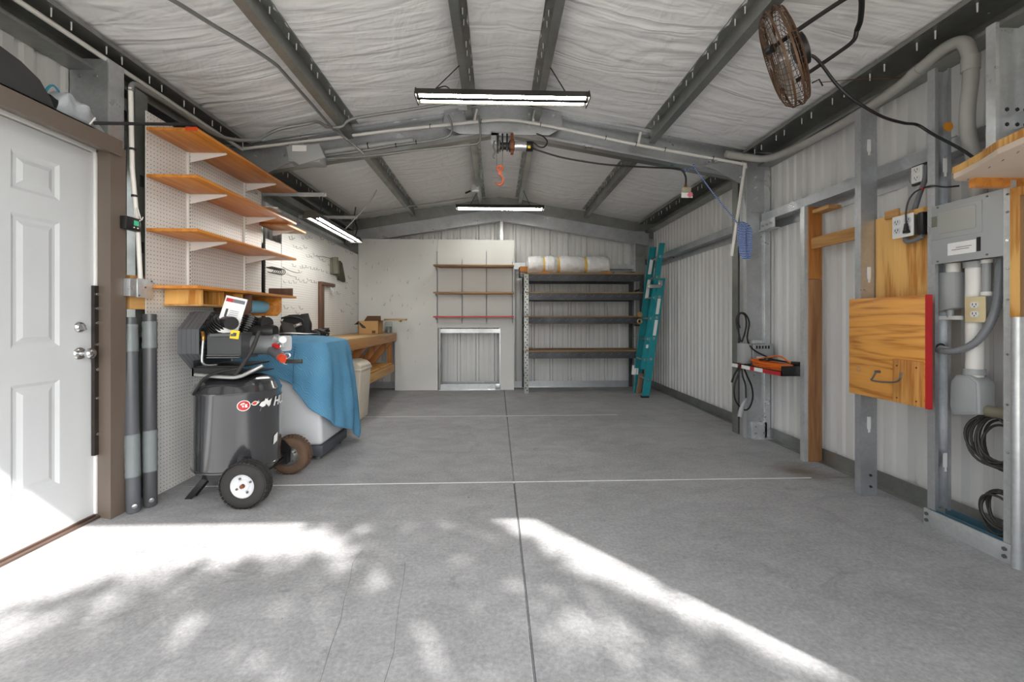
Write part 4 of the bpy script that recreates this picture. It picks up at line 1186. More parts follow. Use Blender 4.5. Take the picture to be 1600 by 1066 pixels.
solo('paper_sheet', MB().grid(lambda u, v: (-2.02 + .36 * u, 3.78 + .16 * v + .07 * u, .975 + .008 * math.sin(u * 5) + .012 * u), 8, 4), M['paper'], 'pale sheet lying on the blanket in front of the black bags', 'sheet', smooth=True)

# bin
t = thing('waste_bin', 'beige tapered plastic bin with a swing lid behind the blue blanket', 'bin', (-1.63, 4.80, 0))
part('body', taper(MB(), -1.80 + .03, -1.49, 4.62, 4.96, 0, .55, -.03, -.02), M['beige'], t, bev=.02, seg=3)
part('rim', MB().box(-1.815, -1.452, 4.59, 4.99, .545, .575), M['beige'], t, bev=.01)
part('lid', MB().ext([(-.17, 0), (-.165, .03), (-.12, .065), (-.05, .085), (.05, .085), (.12, .065), (.165, .03), (.17, 0)], (-1.63, 4.605, .574), (-1.63, 4.975, .574), (1, 0, 0), (0, 0, 1)), M['beige'], t, bev=.006)

# ---- workbench
t = thing('workbench', 'long pine workbench with diagonal braces under the left pegboard', 'workbench', (-1.83, 5.2, 0))
part('top', MB().box(-2.13, -1.535, 4.07, 6.55, .878, .902), wood('bench_top', 'b99668', '94713f', 1, .5, 20), t, bev=.002)
part('apron', MB().box(-1.575, -1.537, 4.07, 6.55, .775, .878), wood('bench_apron', 'b5824e', '80502a', 1, .55, 18), t, bev=.003)
part('lower_shelf', MB().box(-2.13, -1.60, 5.02, 6.5, .43, .447), M['ply2'], t)
part('shelf_apron', MB().box(-1.60, -1.56, 5.02, 6.5, .315, .432), M['pineY'], t, bev=.003)
for y in (5.2, 5.85, 6.40):
    part('brace', MB().ext([(-.045, -.019), (.045, -.019), (.045, .019), (-.045, .019)], (-1.61, y, .80), (-2.06, y, .22), (.79, 0, -.61), (0, 1, 0)), wood('brace_wood', 'b87a40', '8a4f22', 2, .5, 14) if y == 5.2 else bpy.data.materials['brace_wood'], t, bev=.002)
for y in (4.10, 6.48):
    part('leg', MB().box(-2.13, -2.04, y, y + .04, 0, .878), M['pineZ'], t, bev=.002)
    part('leg', MB().box(-1.66, -1.60, y, y + .04, 0 if y < 5 else .43, .878), M['pineZ'], t, bev=.002)
part('cross_bearer', MB().box(-2.10, -1.60, 6.44, 6.48, .34, .43).box(-2.10, -1.60, 5.06, 5.10, .34, .43).box(-2.12, -2.08, 5.0, 6.5, .34, .43), M['pineX'], t)

# cardboard box with open flaps
t = thing('cardboard_box', 'small open cardboard box on the far end of the workbench', 'box', (-1.75, 6.12, .902))
x0, x1, y0, y1, z0, z1 = -1.93, -1.655, 5.98, 6.22, .902, 1.085
part('box', MB().box(x0, x1, y0, y0 + .004, z0, z1).box(x0, x1, y1 - .004, y1, z0, z1).box(x0, x0 + .004, y0, y1, z0, z1).box(x1 - .004, x1, y0, y1, z0, z1).box(x0, x1, y0, y1, z0, z0 + .004), M['card'], t)
part('flap', MB().add([(x0, y1, z1), (x1 - .03, y1, z1), (x1 - .05, y1 + .06, z1 + .075), (x0 + .03, y1 + .06, z1 + .075)], [(0, 1, 2, 3)]), M['cardd'], t, 'dark raised rear flap')
part('flap', MB().add([(x0, y0, z1), (x0, y1, z1), (x0 - .07, y1 - .02, z1 - .05), (x0 - .07, y0 + .02, z1 - .05)], [(0, 1, 2, 3)]), M['cardd'], t, 'dark left flap')
part('flap', MB().add([(x1, y0, z1), (x1, y1, z1), (x1 + .07, y1 - .01, z1 + .01), (x1 + .07, y0 + .01, z1 + .01)], [(0, 1, 2, 3)]), M['card'], t)
part('hand_hole', MB().add([(x0 + .01, y0 - .002, z1 - .01), (x0 + .10, y0 - .002, z1 - .085), (x0 + .10, y0 - .002, z1 - .105), (x0 + .05, y0 - .002, z1 - .095), (x0 + .01, y0 - .002, z1 - .04)], [(0, 1, 2, 3, 4)]), M['slot'], t, 'torn dark opening')
part('printed_mark', MB().box(x1 - .09, x1 - .04, y0 - .001, y0, z0 + .012, z0 + .05), M['cardd'], t)
solo('wood_offcut', MB().box(-1.66, -1.34, 6.28, 6.38, 1.092, 1.118).box(-1.44, -1.42, 6.28, 6.38, 1.07, 1.092), M['blondX'], 'short wooden plank sticking out to the right of the cardboard box', 'plank', bev=.002)
t = thing('glass_jar', 'clear glass jar standing beside the cardboard box on the bench', 'jar', (-1.60, 6.30, .902))
part('jar', MB().lathe([(0, 0), (.052, 0), (.056, .006), (.056, .15), (.048, .165), (.048, .18), (.045, .18), (.045, .165), (.053, .148), (.053, .008), (0, .006)], (-1.60, 6.32, .902), (0, 0, 1), 28), M['glass'], t, smooth=True)
part('contents', MB().lathe([(0, .01), (.048, .01), (.048, .10), (0, .105)], (-1.60, 6.32, .902), (0, 0, 1), 20), plain('grey_screws', '7c7d7c', .4, .6, .4, 60, bs=.5), t, smooth=True)

# black tool bag and cord heap on the near end of the bench
def blob(cx, cy, z0, rx, ry, rz, seed, amp=.3, sq=.6, fr=2.2):
    def fn(u, v):
        a = 2 * PI * u; b = PI * (v - .5)
        cb, sb = math.cos(b), math.sin(b)
        x = math.copysign(abs(math.cos(a)) ** sq, math.cos(a)) * cb ** sq
        y = math.copysign(abs(math.sin(a)) ** sq, math.sin(a)) * cb ** sq
        z = math.copysign(abs(sb) ** sq, sb)
        d = 1 + amp * noise.noise(V((x * fr + seed, y * fr, z * fr))) + amp * .4 * noise.noise(V((x * fr * 3 + seed, y * fr * 3, z * fr * 3)))
        return (cx + rx * x * d, cy + ry * y * d, max(z0, z0 + rz + rz * z * d))
    return fn
t = thing('tool_bag', 'slouching black nylon tool bag standing at the near end of the workbench', 'bag', (-1.95, 4.2, .902))
def bag(u, v):
    a = 2 * PI * u
    w = .15 + .01 * math.cos(3 * a); d = .075
    zz = v
    top = .258 - .03 * (math.cos(a) * -.5 + .5) + .02 * math.sin(3 * a)
    k = 1 - .25 * zz ** 2 + .06 * noise.noise(V((math.cos(a) * 2, math.sin(a) * 2, zz * 4)))
    x = math.copysign(abs(math.cos(a)) ** .5, math.cos(a)) * w * (k if v < .98 else k * .5)
    y = math.copysign(abs(math.sin(a)) ** .6, math.sin(a)) * d * (k * (1 - .5 * zz)) * (1 if v < .98 else .3)
    return (-1.965 + x, 4.20 + y, .904 + top * zz - (0 if v < .98 else .02))
part('body', MB().grid(bag, 48, 24), M['fabric'], t, smooth=True, weld=True)
part('front_pocket', MB().grid(lambda u, v: (-2.07 + .13 * u + .05 * (1 - v), 4.118 - .025 * math.sin(PI * u) * math.sin(PI * min(1, v + .2)), .925 + .17 * v - .03 * u), 10, 10), M['fabricg'], t, 'dark grey front pocket', smooth=True)
part('woven_label', MB().obox((-1.90, 4.108, 1.055), (.075, .003, .03), (.25, -.35, .1)), plain('grey_label', '8c8078', .6), t, 'small grey label', bev=.001)
part('label_mark', MB().obox((-1.895, 4.105, 1.058), (.03, .003, .012), (.25, -.35, .1)), M['paper'], t)
hd = MB()
hd.tube(spline([(-2.06, 4.13, 1.12), (-2.0, 4.10, 1.13), (-1.93, 4.105, 1.13), (-1.87, 4.14, 1.10), (-1.85, 4.12, 1.02), (-1.88, 4.11, .97)], 6), .010, 6)
part('strap', hd, M['fabric'], t, smooth=True)
t = thing('cord_heap', 'untidy heap of black cords and a black plug beside the tool bag', 'cords', (-1.75, 4.25, .902))
random.seed(3)
for j in range(4):
    pts = []
    for k in range(9):
        a = k * 1.5 + j * 1.1
        pts.append((-1.74 + (.07 + .02 * random.random()) * math.cos(a), 4.24 + .06 * math.sin(a), .914 + .018 * j + .026 * random.random() + .008 * k * .5))
    part('cord', MB().tube(spline(pts, 5), .007, 6), M['black'], t, smooth=True)
part('plug_body', MB().grid(blob(-1.755, 4.20, .93, .05, .04, .035, 4, .3), 16, 12), M['black'], t, smooth=True, weld=True)
part('plug_prong', MB().tube([(-1.70, 4.18, .985), (-1.63, 4.16, .975)], [.010, .006], 8), M['black'], t)
part('plug_body', MB().obox((-1.71, 4.19, .99), (.07, .045, .04), (.2, .3, -.3)), M['rubber'], t, bev=.008)

# ================================================================== BACK WALL
solo('pegboard', MB().ext([(-2.138, .90), (-1.579, .90), (-1.579, .003), (-.917, .003), (-.917, 2.357), (-2.138, 2.357)], (0, 6.62, 0), (0, 6.627, 0), (1, 0, 0), (0, 0, 1)), M['pegX'], 'large white pegboard on the back wall, left of the wall shelves', 'pegboard', 'white pegboards on the walls')
solo('pegboard', MB().ext([(-.914, .975), (.065, .975), (.065, .003), (.262, .003), (.262, 2.355), (-.914, 2.355)], (0, 6.616, 0), (0, 6.623, 0), (1, 0, 0), (0, 0, 1)), M['pegX'], 'white pegboard behind the three back shelves, cut out round a low opening', 'pegboard', 'white pegboards on the walls')
solo('board_edge', MB().box(.262, .27, 6.60, 6.64, 0, 2.35), M['white'], 'white edge strip at the right side of the back pegboard', 'edge strip')
# framed opening under the shelves
t = thing('opening_frame', 'galvanised steel frame round the low opening under the back shelves', 'frame', (-.42, 6.7, 0))
part('head_rail', MB().ext([(0, 0), (.004, 0), (.004, .055), (.02, .055), (.02, .06), (0, .06)], (-.88, 6.63, .90), (.055, 6.63, .90), (0, 1, 0), (0, 0, 1)).box(-.88, .055, 6.625, 6.70, .895, .90), M['steel_l'], t)
part('sill_rail', MB().box(-.90, .05, 6.645, 6.65, .005, .095).box(-.90, .05, 6.60, 6.65, .0, .006), M['steel_l'], t)
part('side_post', MB().box(-.905, -.875, 6.63, 6.80, .0, .97), M['steel_d'], t)
part('side_post', MB().box(.045, .062, 6.63, 6.80, .0, .97), M['steel_l'], t)
part('strap_plate', MB().box(-.02, .055, 6.62, 6.645, .005, .10), M['steel'], t, bev=.002)
# standards
for x, zt, w in ((-.924, 2.194, 'leftmost'), (-.538, 2.07, 'second from the left, shorter'), (-.16, 2.188, 'third from the left'), (.245, 2.05, 'rightmost')):
    o = solo('shelf_standard', MB().box(x - .008, x + .008, 6.602, 6.615, 1.04, zt), M['greyplast'], 'slotted metal upright for the back shelves, ' + w, 'shelf rail', 'metal rails behind the back shelves', bev=.001)
    s = MB()
    for k in range(int((zt - 1.06) / .032)): s.box(x - .006, x + .006, 6.600, 6.6025, 1.055 + k * .032, 1.076 + k * .032)
    part('slot', s, M['slot'], o, kind='stuff')
for z, mt, th, lab in ((1.905, 'blondX', .026, 'top wooden shelf on the back pegboard'), (1.498, 'blondX', .022, 'middle wooden shelf on the back pegboard'), (1.138, 'red', .018, 'lowest back shelf with a bright red front edge')):
    t = thing('wall_shelf', lab, 'shelf', (-.34, 6.45, z), 'shelves on the back pegboard')
    mm = M['blondX'] if z < 1.3 else (wood('brown_shelf', '8e6b42', '6a4a28', 0, .5, 24) if z > 1.8 else wood('tan_shelf', 'a87c46', '80582c', 0, .5, 24))
    part('board', MB().ext([(-.95, 6.36), (.262, 6.36), (.262, 6.60), (-.88, 6.60)], (0, 0, z), (0, 0, z + th), (1, 0, 0), (0, 1, 0)), mm, t)
    if mt == 'red':
        part('front_edge', MB().box(-.95, .262, 6.352, 6.36, z - .002, z + th + .001), M['red'], t, 'bright red front edge')
    for x in (-.924, -.538, -.16, .245):
        part('bracket', MB().ext([(6.60, 0), (6.40, -.002), (6.40, -.010), (6.59, -.055), (6.60, -.058)], (x - .002, 0, z), (x + .002, 0, z), (0, 1, 0), (0, 0, 1)), M['nickel'], t)

# steel rack
t = thing('storage_rack', 'dark hammered-steel storage rack with four board shelves on the back wall', 'rack', (1.28, 6.45, 0))
rx0, rx1, ry0, ry1 = .412, 2.234, 6.33, 6.86
for (x, s) in ((rx0, 1), (rx1, -1)):
    for y, sy in ((ry0, 1), (ry1, -1)):
        p = part('post', MB().ext([(0, 0), (.068, 0), (.068, .002), (.002, .002), (.002, .035), (0, .035)], (x, y, 0), (x, y, 1.80), (s, 0, 0), (0, sy, 0)), M['gunm'] if not (x == rx0 and y == ry0) else M['steel_d'], t)
        if sy > 0:
            h = MB()
            for k in range(46):
                xx = x + s * (.022 if k % 2 else .046)
                h.box(xx - .008, xx + .008, y - .0012, y, .03 + k * .038, .050 + k * .038)
            part('post_slot', h, M['slot'], p, kind='stuff')
for y in (ry0, ry1): pass
for x in (rx0, rx1):
    for z in (.25, 1.0, 1.55):
        part('side_brace', MB().box(x - .006 if x > 1 else x, x if x > 1 else x + .006, ry0, ry1, z, z + .03), M['gunm'], t)
for z, first in ((1.685, 1), (1.40, 0), (1.04, 0), (.52, 0)):
    H = .105
    for y in (ry0 - .004, ry1 - .02):
        b = part('beam', MB().ext([(0, 0), (.03, 0), (.03, .015), (.004, .03), (.004, H - .02), (.03, H - .012), (.03, H), (0, H)] if y > 6.5 else [(0, 0), (.028, 0), (.028, .003), (.003, .003), (.003, H - .003), (.028, H - .003), (.028, H), (0, H)], (rx0 + .066, y, z), (rx1 - .066, y, z), (0, 1, 0), (0, 0, 1)), M['gunm'], t)
        if y < 6.5:
            h = MB()
            for k in range(13):
                x = rx0 + .10 + k * .133
                h.box(x - .018, x + .018, y - .002, y, z + .05, z + .054)
                h.cyl((x + .03, y, z + .07), (x + .03, y - .004, z + .07), .006, n=8)
            part('rivet', h, plain('worn_rivet', '7a7c7c', .5, .3) if 'worn_rivet' not in bpy.data.materials else bpy.data.materials['worn_rivet'], b, kind='stuff')
    part('shelf_board', MB().box(rx0 + .01, rx1 - .01, ry0 - .004, ry1 - .01, z + H - .002, z + H + .016), wood('rack_board', '9a7648', '6e5030', 0, .6, 24) if first else bpy.data.materials['rack_board'], t)
    if z > 1.3:
        part('under_beam', MB().box(rx0 + .05, rx1 - .05, ry0 + .25, ry0 + .27, z + .02, z + .08), M['black'], t)
# bundle on rack
t = thing('wrapped_roll', 'long white plastic-wrapped roll banded with yellow tape on top of the rack', 'roll', (1.1, 6.45, 1.79))
bw_ = [(0, .03), (.03, .115), (.14, .125), (.22, .122), (.27, .105), (.33, .128), (.42, .130), (.5, .105), (.56, .126), (.7, .130), (.82, .122), (.92, .104), (.98, .122), (1.15, .120), (1.27, .115), (1.30, .10), (1.305, .02)]
def roll(u, v):
    x = 1.305 * v; a = 2 * PI * u
    r = 1.2 * pl(bw_, x) * (1 + .06 * noise.noise(V((x * 9, math.cos(a) * 2, math.sin(a) * 2))) + .03 * noise.noise(V((x * 24, math.cos(a) * 6, math.sin(a) * 6))))
    return (.455 + x, 6.57 + r * math.cos(a), 1.79 + .028 + .142 + r * math.sin(a) - .01)
part('wrapping', MB().grid(roll, 40, 130), M['wrapplastic'], t, smooth=True, weld=True)
for x in (.735, .955, 1.375):
    part('tape_band', MB().lathe([(.120, -.02), (.132, -.022), (.136, .0), (.132, .022), (.120, .02)], (x, 6.57, 1.950), (1, 0, 0), 32), M['tape'], t, smooth=True)
wo_ = wood('orange_offcut', 'b9752f', '8a4c18', 0, .5, 20)
solo('wood_offcut', MB().ext([(.60, 1.790), (.80, 1.790), (.80, 1.812), (.74, 1.835), (.62, 1.80)], (0, 6.34, 0), (0, 6.43, 0), (1, 0, 0), (0, 0, 1)), wo_, 'left orange wood wedge under the white roll on the rack', 'wedge')
solo('wood_offcut', MB().ext([(1.40, 1.790), (1.76, 1.790), (1.72, 1.835), (1.62, 1.825)], (0, 6.34, 0), (0, 6.43, 0), (1, 0, 0), (0, 0, 1)), wo_, 'right orange wood wedge under the end of the white roll', 'wedge')
t = thing('wood_block', 'orange wood block clamped on the top left corner of the rack', 'block', (.4, 6.18, 1.79))
part('block', MB().box(.345, .46, 6.25, 6.325, 1.81, 1.895), wo_, t, bev=.004)
part('clamp', MB().box(.33, .35, 6.26, 6.33, 1.73, 1.88).box(.33, .405, 6.26, 6.33, 1.73, 1.745), M['black'], t)
solo('cross_rail', MB().box(.27, .50, 6.64, 6.68, 1.90, 2.0), M['steel_l'], 'bright steel rail end between back pegboard and the rack', 'rail')
for k, (x, w) in enumerate(((1.98, .03), (2.03, .02), (2.08, .03))):
    pass
solo('metal_offcut', MB().box(1.82, 2.16, 6.50, 6.56, 1.79, 1.85), M['steel_d'], 'dull metal offcut lying on the right end of the rack top', 'offcut', bev=.002)

# ladder : two sections leaning on the right wall
t = thing('extension_ladder', 'teal fibreglass extension ladder leaning in the back right corner', 'ladder', (2.1, 6.1, 0))
def rail(x0, x1, z0, z1, y, sy, W, D, lab=None, mt='teal'):
    dx = (x1 - x0) / (z1 - z0)
    poly = [(0, 0), (W, 0), (W, D), (W - .004, D), (W - .004, .004), (.004, .004), (.004, D), (0, D)]
    return part('rail', MB().ext(poly, (x0, y, z0), (x1, y, z1), (1, 0, 0), (0, sy, 0)), M[mt], t, lab)
# base section rails
rail(2.050, 2.285, 0.0, 1.69, 5.885, 1, .098, .035, None)
rail(2.051, 2.262, 0.0, 1.69, 6.29, -1, .09, .035, None)
# fly section rails
rail(2.044, 2.321, .40, 2.194, 5.925, 1, .075, .035)
rail(2.058, 2.283, .38, 2.19, 6.25, -1, .10, .035)
def lx(z): return 2.044 + .1544 * (z - .40) + .038
for k in range(5):
    z = .254 + k * .293
    x = 2.050 + .139 * z + .049
    part('rung', MB().cyl((x, 5.885, z), (x + .005, 6.285, z), .014, n=12), M['nickel'], t, smooth=True)
    part('rung_end', MB().torus((x, 5.882, z), (0, 1, 0), .017, .0055, 20, 6), M['chrome'], t, smooth=True)
for k in range(6):
    z = .535 + k * .293
    x = lx(z)
    part('rung', MB().cyl((x, 5.925, z), (x - .01, 6.245, z), .014, n=12), M['nickel'], t, smooth=True)
    part('rung_end', MB().torus((x, 5.921, z), (0, 1, 0), .017, .0055, 20, 6), M['chrome'], t, smooth=True)
# labels, lock, shoe
def lab(x, z0, z1, y, w=.05, m='paper'):
    dx = .15 * (z1 - z0)
    part('label', MB().add([(x, y, z0), (x + w, y, z0), (x + w + dx, y, z1), (x + dx, y, z1)], [(0, 1, 2, 3)]), M[m], t, 'white sticker')
lab(2.25, 1.78, 2.0, 6.213); lab(2.205, 1.42, 1.70, 6.213)
lab(2.24, 1.18, 1.40, 5.883, .045); lab(2.20, .88, 1.10, 5.883, .045)
lab(2.115, .70, .75, 5.923, .045)
part('rail_label', MB().add([(2.02, 6.262, .28), (2.12, 6.262, .28), (2.13, 6.262, .42), (2.03, 6.262, .42)], [(0, 1, 2, 3)]), M['paper'], t, 'white foot label')
part('lock', MB().box(2.13, 2.32, 5.87, 5.90, 1.55, 1.60).box(2.28, 2.34, 5.87, 5.90, 1.58, 1.66), M['nickel'], t, 'grey metal rung lock', bev=.004)
part('pulley', MB().torus((2.13, 6.22, 1.08), (0, 1, 0), .03, .012).cyl((2.13, 6.21, 1.18), (2.13, 6.235, 1.18), .04, n=12), plain('pulley', 'b08a60', .4, .3), t, smooth=True)
part('shoe', MB().ext([(0, 0), (.075, 0), (.075, .03), (0, .03)], (2.085, 6.27, .0), (2.12, 6.25, .30), (1, 0, 0), (0, -1, 0)), plain('pinkish_shoe', '8a6a58', .6), t, 'brown rubber-faced shoe', bev=.006)
part('shoe', MB().box(2.04, 2.15, 5.875, 5.93, 0, .03), M['rubber'], t, bev=.006)

# ================================================================== RIGHT WALL
# wood post with metal edge
solo('timber_post', MB().box(2.425, 2.535, 3.20, 3.24, 0, 1.42), M['postZ'], 'rough brown timber post, lower length, standing on the floor by the tray', 'post', bev=.003)
solo('timber_post', MB().box(2.425, 2.535, 3.20, 3.24, 1.424, 1.985), M['pineZ'], 'orange upper length of the timber post, under the steel girt', 'post', bev=.003)
solo('edge_channel', MB().ext(cpoly(.045, .03, .008, .002), (2.395, 3.205, 0), (2.395, 3.205, 1.99), (1, 0, 0), (0, 1, 0)), M['steel_l'], 'narrow steel channel along the left edge of the timber post', 'channel')
solo('timber_rail', MB().box(2.445, 2.47, 2.66, 3.26, 1.655, 1.742), M['pineY'], 'horizontal pale pine batten between timber post and steel stud', 'batten', bev=.003)
solo('wood_offcut', MB().box(2.44, 2.535, 3.02, 3.18, 1.93, 1.955), M['pineY'], 'short pine block beside the top of the timber post', 'block')

# tray with cords
t = thing('cord_tray', 'shallow black wall tray with red and white striped front, full of orange cord', 'tray', (2.35, 3.6, .66))
part('tray', MB().box(2.245, 2.43, 3.25, 3.95, .66, .665).box(2.245, 2.43, 3.25, 3.256, .66, .74).box(2.425, 2.43, 3.25, 3.95, .66, .74).box(2.245, 2.25, 3.25, 3.95, .66, .70), M['black'], t)
for a, b, m in ((3.26, 3.48, 'red'), (3.485, 3.60, 'paper'), (3.60, 3.66, 'red'), (3.66, 3.79, 'paper'), (3.79, 3.85, 'red'), (3.85, 3.95, 'paper')):
    part('stripe', MB().box(2.240, 2.245, a, b, .66, .692), M[m], t, ('red' if m == 'red' else 'white') + ' stripe')
part('arm', MB().box(2.43, 2.54, 3.25, 3.256, .655, .665), M['black'], t)
t = thing('orange_cord', 'bundle of bright orange extension cord heaped in the wall tray', 'cord', (2.34, 3.5, .67))
random.seed(11)
for j in range(7):
    pts = []
    ph = random.random() * 6
    for k in range(15):
        a = k * .62 + ph
        pts.append((2.335 + (.055 + .012 * random.random()) * math.sin(a * 1.0), 3.52 + (.20 + .03 * j * .3) * math.cos(a), .682 + .009 * j + .010 * random.random()))
    part('cord_loop', MB().tube(spline(pts, 5), .0065, 6), M['orange'], t, smooth=True)
part('cord_loop', MB().tube(spline([(2.30, 3.75, .74), (2.32, 3.6, .77), (2.36, 3.45, .80), (2.38, 3.35, .76), (2.40, 3.28, .745)], 6), .007, 6), M['orange'], t, smooth=True)
t = thing('adapter_cord', 'dark cord and plugs lying over the orange cord in the tray', 'cord', (2.38, 3.35, .74))
part('cord', MB().tube(spline([(2.30, 3.62, .755), (2.34, 3.5, .765), (2.37, 3.42, .76), (2.40, 3.33, .755), (2.42, 3.27, .755)], 6), .008, 6), M['black'], t, smooth=True)
part('plug', MB().obox((2.40, 3.30, .755), (.04, .07, .03), (0, 0, .2)), M['black'], t, bev=.006)
part('plug', MB().obox((2.33, 3.56, .765), (.035, .06, .03), (0, 0, -.3)), M['black'], t, bev=.006)
# metal box behind
t = thing('transformer_box', 'grey metal equipment box mounted on the steel column behind the tray', 'box', (2.4, 3.8, .7))
part('side_case', MB().box(2.262, 2.34, 3.80, 3.90, .70, .885), M['elecg'], t, bev=.003)
part('front_case', MB().box(2.345, 2.53, 3.78, 3.86, .68, .88), M['steel'], t, bev=.002)
part('label', MB().box(2.375, 2.46, 3.777, 3.78, .735, .77), M['paper'], t, 'white label')
for k in range(5):
    part('vent', MB().box(2.37 + k * .028, 2.385 + k * .028, 3.777, 3.781, .84, .868), M['slot'], t)
part('top_bracket', MB().box(2.35, 2.44, 3.80, 3.86, .885, .915), M['steel_l'], t)
# cord coils up and down the column
t = thing('power_cord', 'black power cord looped above and below the grey metal box on the column', 'cord', (2.3, 3.82, .5))
part('upper_loop', MB().tube(spline([(2.258, 3.83, .90), (2.235, 3.83, 1.0), (2.215, 3.83, 1.09), (2.235, 3.83, 1.155), (2.268, 3.83, 1.165), (2.30, 3.83, 1.14), (2.31, 3.83, 1.06), (2.292, 3.83, .97), (2.268, 3.83, .90)], 7), .0075, 7), M['black'], t, smooth=True)
part('upper_loop', MB().tube(spline([(2.25, 3.83, 1.03), (2.225, 3.825, 1.10), (2.25, 3.825, 1.165), (2.30, 3.825, 1.155), (2.335, 3.825, 1.08), (2.32, 3.825, .98), (2.315, 3.82, .92), (2.33, 3.80, .86), (2.37, 3.76, .81), (2.42, 3.68, .77), (2.42, 3.60, .755)], 7), .0075, 7), M['black'], t, smooth=True)
part('lower_loop', MB().tube(spline([(2.262, 3.83, .665), (2.235, 3.83, .60), (2.20, 3.83, .50), (2.20, 3.83, .39), (2.24, 3.83, .31), (2.30, 3.83, .27), (2.345, 3.83, .30), (2.372, 3.83, .39), (2.36, 3.83, .49), (2.32, 3.83, .58), (2.285, 3.83, .665)], 7), .0075, 7), M['black'], t, smooth=True)
part('lower_loop', MB().tube(spline([(2.27, 3.835, .66), (2.28, 3.835, .58), (2.305, 3.835, .50), (2.31, 3.835, .38)], 6), .0075, 7), M['black'], t, smooth=True)
part('tail', MB().tube(spline([(2.30, 3.82, .69), (2.23, 3.80, .68), (2.18, 3.80, .60), (2.155, 3.80, .53)], 6), .008, 7), M['black'], t, smooth=True)
solo('grey_plug', MB().tube([(2.30, 3.83, .36), (2.26, 3.82, .29), (2.235, 3.81, .21)], [.012, .020, .022], 10), M['elecg'], 'grey plug hanging at the foot of the lower black cord loop', 'plug', smooth=True)

# electrical
PX = 2.333
t = thing('breaker_panel', 'grey electrical breaker panel on the right wall with a white label', 'electrical panel', (2.38, 2.02, 1.40))
part('case', MB().box(PX + .004, PX + .09, 1.87, 2.175, 1.41, 1.705), M['elecg'], t, bev=.002)
part('cover', MB().box(PX - .002, PX + .004, 1.862, 2.183, 1.402, 1.712), M['elecg'], t, bev=.002)
part('door', MB().box(PX - .006, PX - .001, 1.945, 2.178, 1.53, 1.685), M['elecg'], t, bev=.002)
part('door_field', MB().ext([(1.975, 1.555), (2.135, 1.555), (2.142, 1.562), (2.142, 1.665), (2.135, 1.672), (1.975, 1.672), (1.968, 1.665), (1.968, 1.562)], (PX - .010, 0, 0), (PX - .006, 0, 0), (0, 1, 0), (0, 0, 1)), plain('panel_field', 'a5a6a0', .4, 0, .03), t, bev=.003)
part('latch', MB().box(PX - .009, PX - .005, 2.152, 2.176, 1.60, 1.655), plain('olive_latch', '6e6e60', .5), t, 'olive latch plate')
part('label', MB().box(PX - .004, PX - .0015, 1.972, 2.10, 1.438, 1.50), M['paper'], t, 'white directory label')
part('label_strip', MB().box(PX - .004, PX - .0015, 1.952, 1.968, 1.44, 1.508), M['black'], t, 'black label strip')
part('print_line', MB().box(PX - .005, PX - .0038, 2.0, 2.08, 1.462, 1.465).box(PX - .005, PX - .0038, 1.99, 2.06, 1.472, 1.475), M['iron'], t)
bo = MB()
for y, z in ((2.15, 1.70), (1.925, 1.695), (2.15, 1.415), (1.925, 1.418)): bolt(bo, (PX - .002, y, z), (-1, 0, 0), .005, .003)
part('screw', bo, M['iron'], t)
CXX = 2.41
t = thing('service_conduit', 'thick white conduit dropping from the breaker panel to a grey elbow box', 'conduit', (CXX, 2.04, .62))
part('pipe', MB().cyl((CXX, 2.045, .82), (CXX, 2.045, 1.40), .034, n=24), M['pvc'], t, smooth=True)
part('coupling', MB().cyl((CXX, 2.045, .83), (CXX, 2.045, .86), .041, n=24).cyl((CXX, 2.045, 1.37), (CXX, 2.045, 1.40), .041, n=24), M['elecg'], t, smooth=True)
part('elbow_box', MB().ext([(1.985, .64), (2.115, .61), (2.125, .66), (2.12, .79), (2.095, .825), (2.03, .83), (1.99, .80)], (CXX - .045, 0, 0), (CXX + .045, 0, 0), (0, 1, 0), (0, 0, 1)), M['elecg'], t, 'grey elbow box', bev=.010, seg=3)
part('cover_line', MB().ext([(1.995, .65), (2.108, .622), (2.116, .665), (2.112, .785), (2.09, .815), (2.033, .82), (1.999, .795)], (CXX - .050, 0, 0), (CXX - .045, 0, 0), (0, 1, 0), (0, 0, 1)), plain('cover_grey', '9ea2a3', .4, 0, .03), t, bev=.002)
part('side_outlet', MB().cyl((CXX, 1.99, .66), (CXX, 1.85, .66), .028, n=16), plain('dark_coupling', '7c7764', .5), t, smooth=True)
t = thing('disconnect_box', 'small grey box hanging under the left side of the breaker panel', 'electrical box', (CXX, 2.15, 1.15))
part('box', MB().ext([(2.105, 1.17), (2.195, 1.15), (2.2, 1.17), (2.2, 1.35), (2.19, 1.36), (2.105, 1.355)], (CXX - .04, 0, 0), (CXX + .04, 0, 0), (0, 1, 0), (0, 0, 1)), M['elecg'], t, bev=.004)
part('neck', MB().cyl((CXX, 2.145, 1.355), (CXX, 2.145, 1.405), .030, n=16), M['pvc'], t, smooth=True)
part('stub', MB().cyl((CXX, 2.16, 1.12), (CXX, 2.16, 1.16), .016, n=12), M['elecg'], t, smooth=True)
solo('pipe_bracket', MB().box(2.395, 2.401, 2.09, 2.24, 1.108, 1.128).cyl((2.395, 2.215, 1.118), (2.388, 2.215, 1.118), .006), M['white'], 'white flat bracket holding the thick conduit to the stud', 'bracket')
t = thing('feeder_pipe', 'thin grey pipe under the breaker panel leading to the ivory outlet', 'conduit', (2.4, 1.99, 1.2))
part('pipe', MB().cyl((2.40, 1.985, 1.21), (2.40, 1.985, 1.40), .016, n=16), M['elecg'], t, smooth=True)
part('coupling', MB().cyl((2.40, 1.985, 1.225), (2.40, 1.985, 1.245), .021, n=16).cyl((2.40, 1.985, 1.385), (2.40, 1.985, 1.402), .021, n=16), M['pvc'], t, smooth=True)
